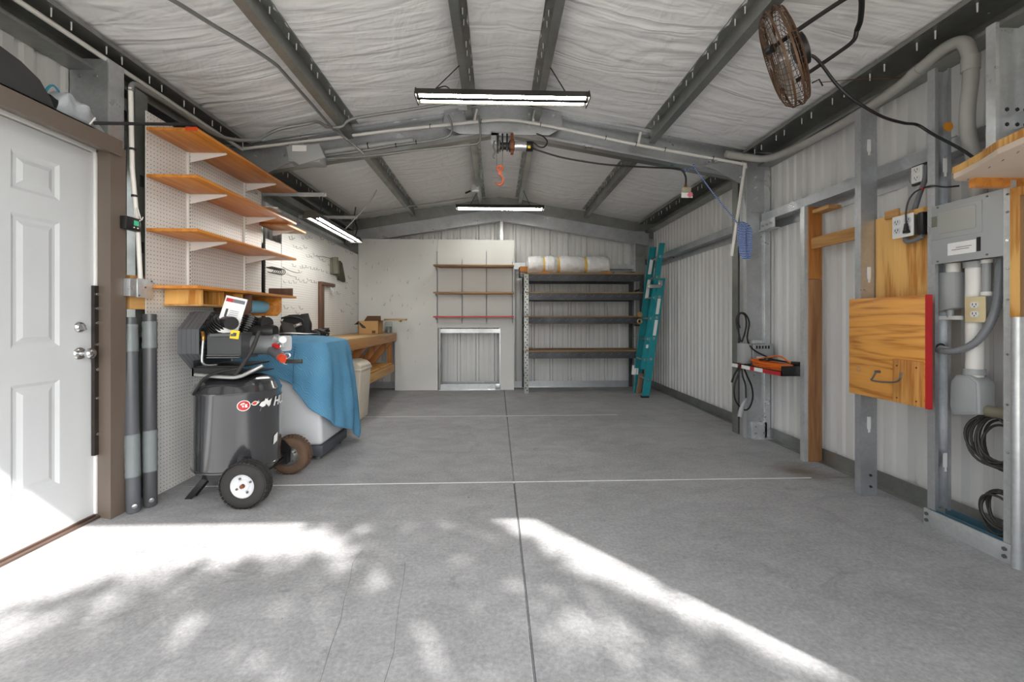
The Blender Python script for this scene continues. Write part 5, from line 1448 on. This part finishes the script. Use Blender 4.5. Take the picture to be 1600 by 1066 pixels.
def outlet(t, c, ax, up, s=1.0, m='white'):
    # duplex receptacle faces on plane normal ax
    ax = V(ax); up = V(up); rt = ax.cross(up); c = V(c)
    for dz in (-.0195, .0195):
        p = c + up * dz * s
        f = part('receptacle', MB().ext([(math.cos(2 * PI * k / 16) * .0165 * s, max(-.013, min(.013, math.sin(2 * PI * k / 16) * .0165)) * s) for k in range(16)], p, p + ax * .003, rt, up), M[m], t)
        sl = MB()
        for dx in (-.0065, .0065):
            q = p + rt * dx * s + up * .003 * s + ax * .003
            sl.ext([(-.0014, -.005), (.0014, -.005), (.0014, .005), (-.0014, .005)], q, q + ax * .0006, rt * s, up * s)
        q = p - up * .007 * s + ax * .003
        sl.cyl(q, q + ax * .0006, .0028 * s, n=8)
        part('slot', sl, M['slot'], f, kind='stuff')
t = thing('wall_outlet', 'ivory outlet plate with two sockets on the thick white conduit', 'outlet', (2.37, 2.01, 1.10))
part('box', MB().box(2.372, 2.42, 1.965, 2.05, 1.098, 1.22), M['steel_d'], t)
part('plate', MB().box(2.366, 2.372, 1.962, 2.052, 1.095, 1.222), M['ivory'], t, bev=.002)
outlet(t, (2.366, 2.007, 1.158), (-1, 0, 0), (0, 0, 1), 1.15)
t = thing('flexible_conduit', 'grey flexible conduit curving from the breaker panel into the steel stud', 'conduit', (2.4, 2.0, .95))
pts = spline([(2.405, 1.93, 1.405), (2.40, 1.932, 1.30), (2.39, 1.935, 1.18), (2.375, 1.955, 1.08), (2.36, 2.0, .995), (2.345, 2.07, .95), (2.34, 2.14, .945), (2.365, 2.185, .955)], 10)
part('hose', MB().tube(pts, [.0165 + (.0012 if k % 2 else 0) for k in range(len(pts))], 14), plain('grey_flex', '7d8084', .45, .1, .06), t, smooth=True)
part('end_fitting', MB().cyl((2.35, 2.13, .947), (2.362, 2.175, .953), .021, n=14), M['pvcg'], t, smooth=True)
solo('stud_hole', MB().cyl((2.36, 2.163, .955), (2.36, 2.160, .955), .028, n=16), M['slot'], 'dark hole in the stud where the flexible conduit enters', 'hole')

# 4-gang outlet box on plywood
t = thing('outlet_box', 'square white box with four sockets on the plywood beside the breaker panel', 'outlet', (2.35, 2.33, 1.58))
part('box', MB().box(2.325, 2.372, 2.278, 2.385, 1.585, 1.698), M['steel_d'], t, bev=.002)
part('plate', MB().box(2.318, 2.325, 2.270, 2.395, 1.578, 1.706), M['white'], t, bev=.002)
for y in (2.30, 2.365):
    outlet(t, (2.318, y, 1.645), (-1, 0, 0), (0, 0, 1), 1.25, 'greyplast')
t = thing('looped_cable', 'thin black cord with plug, looping from the four-socket box over the stud', 'cord', (2.32, 2.25, 1.6))
part('cord', MB().tube(spline([(2.305, 2.297, 1.645), (2.305, 2.297, 1.72), (2.31, 2.285, 1.78), (2.315, 2.255, 1.815), (2.322, 2.21, 1.825), (2.322, 2.17, 1.822), (2.34, 2.12, 1.80), (2.39, 2.10, 1.80)], 8), .0045, 7), M['black'], t, smooth=True)
part('plug', MB().cyl((2.305, 2.297, 1.605), (2.305, 2.297, 1.65), .014, .008, n=10).box(2.297, 2.318, 2.285, 2.31, 1.595, 1.612), M['black'], t, smooth=True)
part('red_tie', MB().cyl((2.32, 2.222, 1.824), (2.32, 2.214, 1.824), .007, n=8), M['red'], t, 'red tie')
solo('plug_adapter', MB().box(2.325, 2.37, 2.222, 2.258, 1.575, 1.70), M['black'], 'black plug-in adapter between the four-socket box and the stud', 'adapter', bev=.008)
t = thing('duplex_receptacle', 'bare white twin socket on the steel girt, above the four-socket box', 'outlet', (2.44, 2.4, 1.9))
part('yoke', MB().box(2.438, 2.452, 2.335, 2.40, 1.905, 2.0), M['white'], t, bev=.003)
part('box', MB().box(2.452, 2.47, 2.325, 2.41, 1.895, 2.01), M['slot'], t)
outlet(t, (2.438, 2.368, 1.952), (-1, 0, 0), (0, 0, 1), 1.2)
t = thing('flexible_conduit', 'grey flexible conduit running behind the four-socket box and looping beneath it', 'conduit', (2.4, 2.3, 1.55))
part('hose', MB().tube(spline([(2.455, 2.325, 1.99), (2.45, 2.328, 1.92), (2.43, 2.345, 1.82), (2.40, 2.355, 1.70), (2.36, 2.345, 1.62), (2.335, 2.33, 1.565), (2.33, 2.30, 1.548), (2.332, 2.26, 1.555), (2.335, 2.23, 1.568)], 9), .013, 12), plain('grey_flex2', '6f7275', .45, .1, .06), t, smooth=True)

# plywood backer and hinged board
solo('plywood_backer', MB().box(2.375, 2.387, 2.215, 2.565, 1.0, 1.735), M['ply2'], 'pale plywood panel fixed behind the four-socket box', 'plywood', bev=.001)
solo('wood_offcut', MB().box(2.36, 2.374, 2.40, 2.49, 1.715, 1.765), M['pineY'], 'small pine stub on the top edge of the pale plywood', 'block', bev=.003)
t = thing('plywood_board', 'varnished square plywood board with a red near edge and a wire hook', 'plywood', (2.26, 2.38, .64))
part('board', MB().box(2.262, 2.280, 2.150, 2.632, .640, 1.238), M['ply'], t, bev=.001)
part('red_edge', MB().box(2.261, 2.281, 2.130, 2.1495, .636, 1.240), M['red'], t, 'red painted edge')
part('corner_block', MB().box(2.244, 2.262, 2.155, 2.315, .643, .885), plywood('corner_ply', 'd39a52', 'ad6c2c', 2, .4, 10, 3), t, 'lighter screwed corner block', bev=.001)
bo = MB()
for y, z in ((2.18, .67), (2.29, .67), (2.18, .85), (2.29, .85)): bolt(bo, (2.244, y, z), (-1, 0, 0), .005, .002)
part('screw', bo, M['rust'], t)
part('hook', MB().tube(spline([(2.24, 2.415, .80), (2.215, 2.41, .765), (2.20, 2.40, .752), (2.20, 2.33, .752), (2.20, 2.25, .765), (2.20, 2.225, .79), (2.205, 2.225, .82)], 5), .005, 8).cyl((2.262, 2.415, .80), (2.235, 2.415, .80), .008), M['iron'], t, 'bent grey wire hook', smooth=True)
part('faded_mark', MB().lathe([(.012, 0), (.016, .001), (.012, .001)], (2.262, 2.56, .80), (-1, 0, 0), 16), M['nickel'], t)

# wire coils between studs
def coil(label, cy, cz, R, n, y_out, seed, squash=1.1):
    t = thing('wire_coil', label, 'wire coil', (2.42, cy, cz - R), 'black wire coils on the right wall')
    random.seed(seed)
    for j in range(n):
        r = R * random.uniform(.72, 1.0); ph = random.random() * 6; ec = random.uniform(.85, 1.0)
        oy = random.uniform(-.02, .02); oz = random.uniform(-.02, .02)
        pts = [(2.40 + .012 * j * .5 + .01 * math.sin(a * 2 + ph), cy + oy + r * ec * math.cos(a), cz + oz + r * squash * math.sin(a)) for a in [2 * PI * k / 28 for k in range(28)]]
        part('wire_turn', MB().tube(pts, .006, 6, closed=True), plain('dark_wire', '35322c', .5) if 'dark_wire' not in bpy.data.materials else bpy.data.materials['dark_wire'], t, smooth=True)
    return t
coil('coil of dark wire hung between the studs below the grey elbow box', 1.955, .515, .115, 9, 0, 5)
coil('partly hidden coil of dark wire resting on the bluish floor track', 1.93, .19, .10, 5, 0, 9)
# curved plywood shelf at the right edge
oc = [(2.50, 1.885), (2.22, 1.895), (2.12, 1.885), (2.085, 1.86), (2.075, 1.82), (2.02, 1.70), (1.95, 1.58), (1.91, 1.45), (1.89, 1.25), (2.50, 1.25)]
t = thing('curved_shelf', 'curved plywood shelf with a pale underside at the right edge', 'shelf', (2.2, 1.7, 1.76))
part('board', MB().ext(oc, (0, 0, 1.775), (0, 0, 1.805), (1, 0, 0), (0, 1, 0)), M['ply2'], t)
part('underside', MB().ext([(a * .994 + .012, b * .997) for a, b in oc], (0, 0, 1.752), (0, 0, 1.775), (1, 0, 0), (0, 1, 0)), plain('pale_underside', 'd8c6b4', .6, 0, .05), t, 'pale pinkish underside')
part('batten', MB().box(2.17, 2.50, 1.835, 1.865, 1.712, 1.752), M['shelfw'], t, 'amber batten')
st = MB()
for a, b in ((2.14, 1.87), (2.20, 1.86), (2.06, 1.72), (2.02, 1.64), (1.98, 1.56), (2.3, 1.865)): st.obox((a + .02, b - .01, 1.7515), (.022, .003, .002), (0, 0, .9))
part('staple', st, M['iron'], t, kind='stuff')
# large grey conduit on the right wall
t = thing('grey_conduit', 'thick grey plastic conduit along the right eave, bending down to the breaker panel', 'conduit', (2.42, 2.9, 1.75))
pts = spline([(2.10, 3.80, 2.625), (2.28, 3.80, 2.60), (2.40, 3.73, 2.56), (2.44, 3.55, 2.53), (2.45, 3.2, 2.505), (2.45, 2.8, 2.50), (2.44, 2.5, 2.52), (2.43, 2.32, 2.555), (2.42, 2.20, 2.575), (2.42, 2.11, 2.55), (2.42, 2.075, 2.46), (2.42, 2.07, 2.35), (2.42, 2.085, 2.2), (2.42, 2.085, 2.08), (2.42, 2.06, 1.95), (2.42, 2.035, 1.85), (2.42, 2.035, 1.71)], 8)
part('pipe', MB().tube(pts, .031, 16), M['pvcg'], t, smooth=True)
part('coupling', MB().cyl((2.42, 2.073, 2.38), (2.42, 2.071, 2.45), .037, n=20), M['pvcg'], t, smooth=True)
part('coupling', MB().cyl((2.433, 2.34, 2.55), (2.436, 2.39, 2.542), .036, n=20), M['pvcg'], t, smooth=True)

# ================================================================== HANGING FROM THE ROOF
# lamps: long housing with two tubes
M['ridge'] = plain('matt_black_ridge', '0c0c0c', .9, spec=.05)
def lamp(label, c, along, chains):
    # along 0 = X, 1 = Y ; c = centre of underside
    t = thing('shop_light', label, 'light', c, 'hanging twin-tube shop lights')
    L = .61
    def pt(a, b, z): return (c[0] + (a if along == 0 else b), c[1] + (b if along == 0 else a), c[2] + z)
    A = (0, 1, 0) if along == 0 else (1, 0, 0)
    prof = [(-.072, .006), (-.068, .006), (-.036, .052), (.036, .052), (.068, .006), (.072, .006), (.040, .060), (-.040, .060)]
    part('housing', MB().ext(prof, pt(-L, 0, 0), pt(L, 0, 0), A, (0, 0, 1)), M['lampb'], t)
    for s in (-1, 1):
        part('end_cap', MB().ext([(-.074, -.006), (.074, -.006), (.074, .012), (.044, .064), (-.044, .064), (-.074, .012)], pt(s * L, 0, 0), pt(s * (L + .008), 0, 0), A, (0, 0, 1)), M['lampb'], t)
        part('tube', MB().cyl(pt(-L + .02, s * .036, .016), pt(L - .02, s * .036, .016), .0140, n=16), M['tube'], t, smooth=True)
    part('centre_ridge', MB().ext([(-.013, .004), (.013, .004), (.006, .052), (-.006, .052)], pt(-L, 0, 0), pt(L, 0, 0), A, (0, 0, 1)), M['ridge'], t)
    for a, b, p in chains:
        part('hanger', MB().tube([pt(a, b, .06), p], .004, 6), M['black'], t)
    return t
L1 = lamp('nearest hanging fluorescent lamp with two lit tubes, in front of the main rafter', (.045, 3.03, 2.675), 0, [(-.50, 0, (-.24, 3.03, 2.95)), (.46, 0, (.37, 3.03, 2.95))])
lamp('farther hanging fluorescent lamp with two lit tubes, above the back shelves', (.05, 5.95, 2.655), 0, [(-.42, 0, (-.25, 5.95, 2.94)), (.42, 0, (.37, 5.95, 2.94))])
L3 = lamp('fluorescent lamp hung lengthwise over the workbench on the left', (-1.68, 4.5, 2.03), 1, [(-.40, 0, (-1.67, 4.10, 2.285)), (.50, 0, (-1.67, 5.0, 2.285))])

solo('steel_arm', MB().box(-2.30, -1.63, 4.085, 4.115, 2.285, 2.315), M['steel_l'], 'nearer steel arm from the left wall carrying the lengthwise lamp', 'arm')
solo('steel_arm', MB().box(-2.30, -1.63, 4.985, 5.015, 2.285, 2.315), M['steel_l'], 'farther steel arm from the left wall carrying the lengthwise lamp', 'arm')
# hoist
t = thing('electric_hoist', 'small electric hoist bolted under the middle of the main rafter', 'hoist', (.1, 3.8, 2.6))
part('mount_plate', MB().box(-.05, .15, 3.78, 3.90, 2.755, 2.79).box(-.05, .02, 3.78, 3.785, 2.68, 2.78), M['steel'], t, bev=.002)
part('drum', MB().lathe([(0, 0), (.05, 0), (.05, .008), (.032, .010), (.032, .085), (.05, .087), (.05, .095), (0, .095)], (.025, 3.78, 2.66), (1, 0, 0), 24), M['black'], t, smooth=True)
part('frame', MB().box(.0, .02, 3.74, 3.84, 2.615, 2.76).box(.045, .06, 3.735, 3.75, 2.60, 2.755).box(.085, .10, 3.735, 3.75, 2.60, 2.755), M['black'], t, bev=.003)
part('gear_flange', MB().lathe([(0, 0), (.055, 0), (.062, .006), (.062, .03), (.055, .036), (0, .036)], (.12, 3.78, 2.665), (1, 0, 0), 8).box(.125, .15, 3.76, 3.80, 2.59, 2.77), M['rust'], t, 'rusty gear flange')
part('motor', MB().lathe([(0, 0), (.040, 0), (.042, .004), (.042, .115), (0, .115)], (.156, 3.78, 2.66), (1, 0, 0), 28), M['chrome'], t, 'silver motor', smooth=True)
part('end_cap', MB().lathe([(0, 0), (.045, 0), (.045, .05), (.038, .06), (0, .062)], (.265, 3.78, 2.66), (1, 0, 0), 28), M['black'], t, smooth=True)
part('sticker', MB().box(.275, .30, 3.733, 3.736, 2.625, 2.648), M['yellow'], t, 'yellow sticker')
part('limit_chain', MB().tube(spline([(-.02, 3.76, 2.70), (-.03, 3.76, 2.65), (-.015, 3.76, 2.60), (-.03, 3.76, 2.56), (-.02, 3.76, 2.54)], 5), .006, 6), M['iron'], t, smooth=True)
t = thing('hoist_hook', 'rusty orange hook and pulley block hanging on the hoist cable', 'hook', (.03, 3.78, 2.33))
part('cable', MB().tube([(.0, 3.78, 2.62), (.005, 3.78, 2.47)], .0022, 6).tube([(.055, 3.78, 2.63), (.05, 3.78, 2.48)], .0022, 6), M['iron'], t)
part('pulley', MB().torus((.03, 3.78, 2.46), (0, 1, 0), .022, .011, 20, 8).box(.015, .045, 3.772, 3.79, 2.40, 2.45), M['hookred'], t, smooth=True)
part('hook', MB().tube(spline([(.03, 3.78, 2.405), (.045, 3.78, 2.39), (.058, 3.78, 2.36), (.048, 3.78, 2.325), (.025, 3.78, 2.312), (.0, 3.78, 2.325), (-.010, 3.78, 2.352)], 6), [.009] * 12 + [.010] * 12 + [.010 - .0008 * k for k in range(13)], 10), M['hookred'], t, smooth=True)
t = thing('pendant_control', 'hoist pendant switch with a pink tag, hanging from a black cable', 'pendant control', (1.69, 3.72, 2.19))
part('handle', MB().box(1.655, 1.735, 3.70, 3.735, 2.24, 2.29), plain('aged_switch', 'a8a08c', .5, 0, .2), t, bev=.008)
part('gland', MB().cyl((1.69, 3.72, 2.28), (1.69, 3.72, 2.32), .015, .010, n=12), M['rust'], t, smooth=True)
part('tag', MB().box(1.64, 1.74, 3.692, 3.698, 2.19, 2.235), M['paper'], t, 'white tag')
part('pink_button', MB().cyl((1.715, 3.692, 2.215), (1.715, 3.680, 2.215), .022, n=20), plain('pink_button', 'd77a90', .5), t, 'pink button')
solo('control_cable', MB().tube(spline([(.325, 3.77, 2.64), (.38, 3.76, 2.615), (.60, 3.75, 2.55), (.95, 3.74, 2.495), (1.30, 3.74, 2.475), (1.60, 3.735, 2.462), (1.665, 3.73, 2.44), (1.69, 3.72, 2.38), (1.69, 3.72, 2.30)], 9), .008, 8), M['black'], 'black cable sagging from the hoist to its pendant switch', 'cable', smooth=True)
solo('hoist_lead', MB().tube(spline([(.32, 3.77, 2.70), (.38, 3.77, 2.655), (.43, 3.78, 2.66), (.455, 3.79, 2.71), (.42, 3.80, 2.76), (.36, 3.81, 2.79)], 8), .006, 8), M['black'], 'short black lead curling from the hoist motor up to the rafter', 'cable', smooth=True)
t = thing('rope', 'blue and white rope tied at the rafter and coiled beside the white pipe', 'rope', (2.2, 3.75, 1.65))
part('line', MB().tube([(1.70, 3.735, 2.44), (1.76, 3.77, 2.475), (1.80, 3.80, 2.505)], .006, 6), M['bluer'], t)
part('line', MB().tube([(1.80, 3.80, 2.505), (1.97, 3.79, 2.27), (2.2, 3.78, 1.985)], .006, 6), M['bluer'], t)
part('knot', MB().torus((1.69, 3.735, 2.445), (1, 0, 0), .012, .007).torus((1.80, 3.80, 2.51), (1, 0, 0), .012, .006), M['bluer'], t, smooth=True)
random.seed(5)
for j in range(8):
    x0 = 2.215 + .012 * (j % 4); x1 = 2.275 + .010 * (j % 4); zb = 1.76 - .02 * j if j < 6 else 1.66
    zt = 2.0 - .008 * j
    part('coil_turn', MB().tube(spline([(x0, 3.79 - .006 * j, zt - .03), (x0 + .02, 3.79 - .006 * j, zt), (x1, 3.79 - .006 * j, zt - .02), (x1 + .004, 3.79 - .006 * j, (zt + zb) / 2), (x1 - .01, 3.79 - .006 * j, zb + .02), ((x0 + x1) / 2, 3.79 - .006 * j, zb), (x0, 3.79 - .006 * j, zb + .03), (x0 - .004, 3.79 - .006 * j, (zt + zb) / 2), (x0, 3.79 - .006 * j, zt - .03)], 5), .0078, 6), M['bluer'], t, smooth=True)
# white air line over the rafter
t = thing('air_pipe', 'white plastic pipe following the main rafter and hanging down at its right end', 'pipe', (0, 3.84, 1.7))
rp = [(-2.26, 3.84, 2.625), (-1.6, 3.84, 2.715), (-1.013, 3.84, 2.80), (-.44, 3.84, 2.87), (-.15, 3.84, 2.905), (.052, 3.84, 2.922), (.285, 3.84, 2.905), (.7, 3.84, 2.83), (1.318, 3.84, 2.71), (2.29, 3.84, 2.552)]
part('run', MB().tube(spline(rp, 5), .0135, 12), M['pvc'], t, smooth=True)
part('elbow', MB().tube([(2.27, 3.84, 2.556), (2.305, 3.84, 2.55), (2.305, 3.84, 2.51)], .019, 12), M['pvc'], t, smooth=True)
part('drop', MB().tube([(2.302, 3.84, 2.54), (2.155, 3.80, 1.69)], .0135, 12), M['pvc'], t, smooth=True)
for x, z in ((-.60, 2.855), (-.14, 2.908), (.40, 2.888), (1.0, 2.775), (1.55, 2.675), (2.0, 2.60), (1.28, 2.72)):
    part('tie', MB().torus((x, 3.84, z), (1, 0, -.17), .018, .003, 16, 5), M['black'], t, smooth=True)
for x, z in ((-.20, 2.92), (.33, 2.92), (1.30, 2.735)):
    part('strap', MB().tube([(x, 3.83, z - .01), (x + .02, 3.83, z + .09)], .012, 8), M['pvc'], t, smooth=True)
solo('air_pipe', MB().tube([(-2.24, 1.0, 2.60), (-2.24, 3.80, 2.605), (-2.26, 3.84, 2.62)], .0135, 12), M['pvc'], 'white plastic pipe running back along the left eave', 'pipe', smooth=True)
# grey junction box and conduits at left end of rafter
t = thing('junction_box', 'grey metal junction box with a white label on the left of the main rafter', 'junction box', (-1.64, 3.75, 2.43))
part('box', MB().box(-1.80, -1.53, 3.72, 3.86, 2.475, 2.63), M['elecg'], t, bev=.004)
part('cover', MB().ext([(-1.81, 2.60), (-1.53, 2.625), (-1.48, 2.51), (-1.70, 2.44), (-1.79, 2.50)], (0, 3.70, 0), (0, 3.72, 0), (1, 0, 0), (0, 0, 1)), M['elecg'], t, bev=.002)
part('label', MB().box(-1.755, -1.635, 3.694, 3.70, 2.555, 2.605), M['paper'], t, 'white label')
def cond(label, pts, r=.0105, n=8, m='emt', ties=()):
    t = thing('conduit', label, 'conduit', pts[0], 'grey metal conduits under the roof')
    part('pipe', MB().tube(spline(pts, n), r, 10), M[m], t, smooth=True)
    for p in ties: part('strap', MB().torus(p, (1, 0, .15), r + .006, .004, 14, 5), M['black'], t, smooth=True)
    return t
cond('grey conduit crossing the ceiling from the front left to the first purlin', [(-1.78, 1.98, 2.69), (-1.645, 2.13, 2.705), (-1.54, 2.36, 2.712), (-1.45, 2.55, 2.715), (-1.39, 2.69, 2.71), (-1.385, 2.8, 2.715), (-1.38, 3.2, 2.715), (-1.375, 3.6, 2.715), (-1.33, 3.72, 2.70), (-1.23, 3.76, 2.62), (-1.18, 3.80, 2.58)], .011)
cond('thin grey conduit crossing the ceiling towards the nearest hanging lamp', [(-1.92, 3.49, 2.57), (-1.80, 3.56, 2.68), (-1.60, 3.60, 2.745), (-1.50, 3.60, 2.765), (-1.42, 3.59, 2.725), (-1.30, 3.59, 2.725), (-1.20, 3.60, 2.80), (-.75, 3.60, 2.88), (-.36, 3.60, 2.95)], .0125)
cond('upper grey conduit run along the rafter from the grey junction box', [(-1.52, 3.80, 2.56), (-1.2, 3.81, 2.61), (-.9, 3.81, 2.665), (-.55, 3.81, 2.72), (-.42, 3.80, 2.76), (-.40, 3.79, 2.84), (-.43, 3.76, 2.92)], .010, ties=[(-.90, 3.81, 2.665), (-.72, 3.81, 2.695)])
cond('lower grey conduit run along the rafter from the grey junction box', [(-1.50, 3.79, 2.53), (-1.2, 3.80, 2.555), (-.7, 3.80, 2.62), (-.25, 3.80, 2.675), (-.16, 3.80, 2.70), (-.145, 3.79, 2.78), (-.16, 3.76, 2.92)], .0085)
cond('thick short grey pipe between the grey junction box and the rafter', [(-1.53, 3.83, 2.60), (-1.2, 3.83, 2.655), (-.75, 3.83, 2.72)], .022, m='elecg', ties=[(-1.15, 3.83, 2.664)])
cond('thin grey rod crossing the ceiling near the back wall', [(-2.10, 6.0, 2.56), (-1.30, 6.0, 2.69), (-.34, 6.0, 2.84)], .008)
t = thing('ceiling_box', 'round metal ceiling box on the purlin above the nearest lamp', 'junction box', (-.3, 3.6, 2.93))
part('box', MB().box(-.33, -.25, 3.55, 3.63, 2.90, 2.96), M['steel_l'], t, bev=.003)
part('gland', MB().cyl((-.27, 3.54, 2.925), (-.24, 3.50, 2.92), .018, n=14), M['black'], t, smooth=True)
t = thing('ceiling_box', 'cluster of metal fittings on the purlin above the farther lamp', 'junction box', (-.28, 5.9, 2.85))
part('box', MB().box(-.34, -.24, 5.78, 5.86, 2.86, 2.95), M['steel_l'], t, bev=.003)
part('fitting', MB().cyl((-.36, 5.78, 2.86), (-.42, 5.74, 2.82), .012), M['black'], t, smooth=True)
part('cord', MB().tube(spline([(-.45, 3.03, 2.74), (-.42, 3.1, 2.80), (-.37, 3.2, 2.86), (-.33, 3.5, 2.93)], 6), .005, 6), M['black'], L1, 'black cord', smooth=True)
part('cord', MB().tube(spline([(-1.66, 4.7, 2.10), (-1.55, 4.75, 2.25), (-1.43, 4.8, 2.42), (-1.36, 4.85, 2.58)], 6), .006, 6), M['pvcg'], L3, 'pale cord', smooth=True)
part('cord', MB().tube(spline([(-1.68, 5.08, 2.09), (-1.66, 5.10, 2.20), (-1.70, 5.12, 2.30), (-1.68, 5.1, 2.45)], 6), .008, 6), M['black'], L3, 'black cord', smooth=True)

# fan
FC = V((1.50, 2.15, 2.47)); FA = V((-.82, .585, -.30)).normalized()
t = thing('wall_fan', 'brown wire-caged fan on a black yoke high on the right', 'fan', FC)
FU = FA.orthogonal().normalized(); FW = FA.cross(FU)
def fp(r, a, h): return FC + (FU * math.cos(a) + FW * math.sin(a)) * r + FA * h
prof = [(.035, .062), (.12, .066), (.19, .062), (.228, .05), (.248, .022), (.252, -.015), (.238, -.045), (.16, -.062), (.07, -.066)]
c = MB()
for k in range(48):
    a = 2 * PI * k / 48
    c.tube([fp(r, a + .10 * (i / 8), h) for i, (r, h) in enumerate(prof)], .0016, 4, caps=False)
for r, h in ((.035, .062), (.08, .065), (.12, .066), (.16, .065), (.19, .062), (.21, .057), (.228, .05), (.24, .036), (.16, -.062), (.20, -.055), (.238, -.045), (.247, -.03), (.07, -.066), (.11, -.065)):
    c.torus(FC + FA * h, FA, r, .0018, 40, 4)
part('wire_guard', c, M['fanb'], t, kind='stuff', smooth=True)
part('guard_band', MB().lathe([(.251, -.022), (.256, -.022), (.256, -.012), (.251, -.012)], FC, FA, 48).lathe([(.247, .018), (.251, .018), (.251, .028), (.247, .028)], FC, FA, 48), M['fanb'], t, smooth=True)
for k in range(3):
    def bl_(u, v, k=k):
        r = .04 + .19 * v; a = 2 * PI * k / 3 + (u - .5) * (1.25 - .15 * v) + .35 * v
        return fp(r, a, (u - .5) * -.06 + .01)
    part('blade', MB().grid(bl_, 10, 8), plain('fan_blade', 'b9b7b0', .3, .6) if k == 0 else bpy.data.materials['fan_blade'], t, smooth=True)
part('hub', MB().lathe([(0, .03), (.03, .028), (.036, .015), (.036, -.02), (0, -.02)], FC, FA, 20), M['nickel'], t, smooth=True)
part('motor', MB().lathe([(0, -.105), (.06, -.102), (.08, -.095), (.082, -.075), (.05, -.04), (0, -.04)], FC, FA, 24), M['black'], t, smooth=True)
q1 = V((1.375, 1.96, 2.41)); q2 = V((1.63, 1.93, 2.60)); q3 = V((1.86, 2.15, 2.70)); q4 = V((1.74, 2.36, 2.44))
part('yoke_arm', MB().tube(spline([(1.335, 2.02, 2.43), (1.50, 1.99, 2.54), (1.66, 1.96, 2.64), (1.74, 1.97, 2.68)], 5), .011, 10), M['black'], t, smooth=True)
part('yoke_bar', MB().tube(spline([(1.74, 1.97, 2.68), (1.80, 2.02, 2.685), (1.90, 2.14, 2.675), (1.925, 2.19, 2.655)], 5), .013, 10), M['black'], t, smooth=True)
part('yoke_arm', MB().tube(spline([(1.925, 2.19, 2.655), (1.92, 2.21, 2.61), (1.84, 2.24, 2.55), (1.70, 2.29, 2.46), (1.60, 2.33, 2.40)], 6), .011, 10), M['black'], t, smooth=True)
part('pivot_knob', MB().cyl((1.335, 2.03, 2.43), (1.34, 2.0, 2.425), .020, n=12), M['black'], t, smooth=True)
part('chain_pull', MB().tube([(1.70, 2.22, 2.385), (1.725, 2.20, 2.395), (1.745, 2.20, 2.36)], .004, 6), M['black'], t)
solo('fan_bracket', MB().box(1.72, 1.88, 1.96, 2.04, 2.79, 2.80).cyl((1.80, 2.01, 2.69), (1.80, 2.01, 2.79), .014), M['black'], 'black ceiling bracket holding the fan yoke', 'bracket')
part('cord', MB().tube(spline([(1.60, 2.16, 2.50), (1.66, 2.14, 2.47), (1.75, 2.12, 2.33), (1.84, 2.12, 2.25), (2.0, 2.13, 2.17), (2.16, 2.17, 2.155), (2.27, 2.20, 2.16), (2.32, 2.16, 2.09), (2.36, 2.05, 1.96), (2.37, 1.98, 1.86), (2.37, 1.97, 1.80)], 9), .0075, 8), M['black'], t, 'black cord sagging to the stud', smooth=True)
solo('pull_wire', MB().tube(spline([(1.75, 2.22, 2.39), (2.05, 2.32, 2.47), (2.43, 2.45, 2.56)], 6), .002, 5), M['rust'], 'thin rusty wire from the fan to the right eave', 'wire')

# ================================================================== TREES OUTSIDE (they throw the dappled shade)
random.seed(21)
S = -SUN_DIR
def shade(x, y):
    # leaf cover wanted in the crown above the sunlit part of the floor, 0..1
    def g(cx, cy, rx, ry, rot=0):
        dx, dy = x - cx, y - cy
        c_, s_ = math.cos(rot), math.sin(rot)
        a = (dx * c_ + dy * s_) / rx; b = (-dx * s_ + dy * c_) / ry
        return math.exp(-(a * a + b * b))
    lit = 0
    lit += 1.7 * g(-1.95, 2.2, .8, .34)
    lit += 1.1 * g(-2.3, 1.7, .5, .5)
    lit += .9 * g(-1.15, 2.18, .4, .12, -.2)
    lit += .9 * g(.30, 2.12, .10, .42, math.radians(39))
    lit += 1.2 * g(.45, 1.9, .07, .55, math.radians(41))
    lit += 1.0 * g(.93, 1.42, .06, .34, math.radians(41))
    lit += .6 * g(.45, 1.35, .12, .25, math.radians(41))
    lit += .45 * g(-.62, 1.95, .13, .10)
    lit += .2 * g(-1.0, 1.35, .3, .12)
    return max(0, 1 - 1.15 * lit) ** 1.5
tr = thing('tree', 'leafy tree standing outside the doorway, behind the viewer', 'tree', (5.2, -6.6, -.03))
lv = MB()
n = 0
while n < 12500:
    x = random.uniform(-3.2, 2.2); y = random.uniform(.2, 2.9)
    if random.random() > shade(x, y): continue
    tt = random.uniform(5.6, 8.6)
    p = V((x, y, 0)) + S * tt
    r = random.uniform(.035, .065)
    a = V((random.gauss(0, 1), random.gauss(0, 1), random.gauss(0, 1))).normalized(); b = a.orthogonal().normalized(); c_ = a.cross(b)
    lv.add([p + b * r * 1.5, p + c_ * r * .6, p - b * r * 1.5, p - c_ * r * .6], [(0, 1, 2, 3)])
    n += 1
part('foliage', lv, M['foliage'], tr, kind='stuff')
tc = V((0, 1.5, 0)) + S * 7
part('trunk', MB().tube(spline([(5.2, -6.6, -.03), (5.1, -6.4, 1.5), (4.6, -5.4, 3.2), (tc.x, tc.y, tc.z)], 5), [.16] * 5 + [.13] * 5 + [.07] * 6, 10), M['bark'], tr, smooth=True)
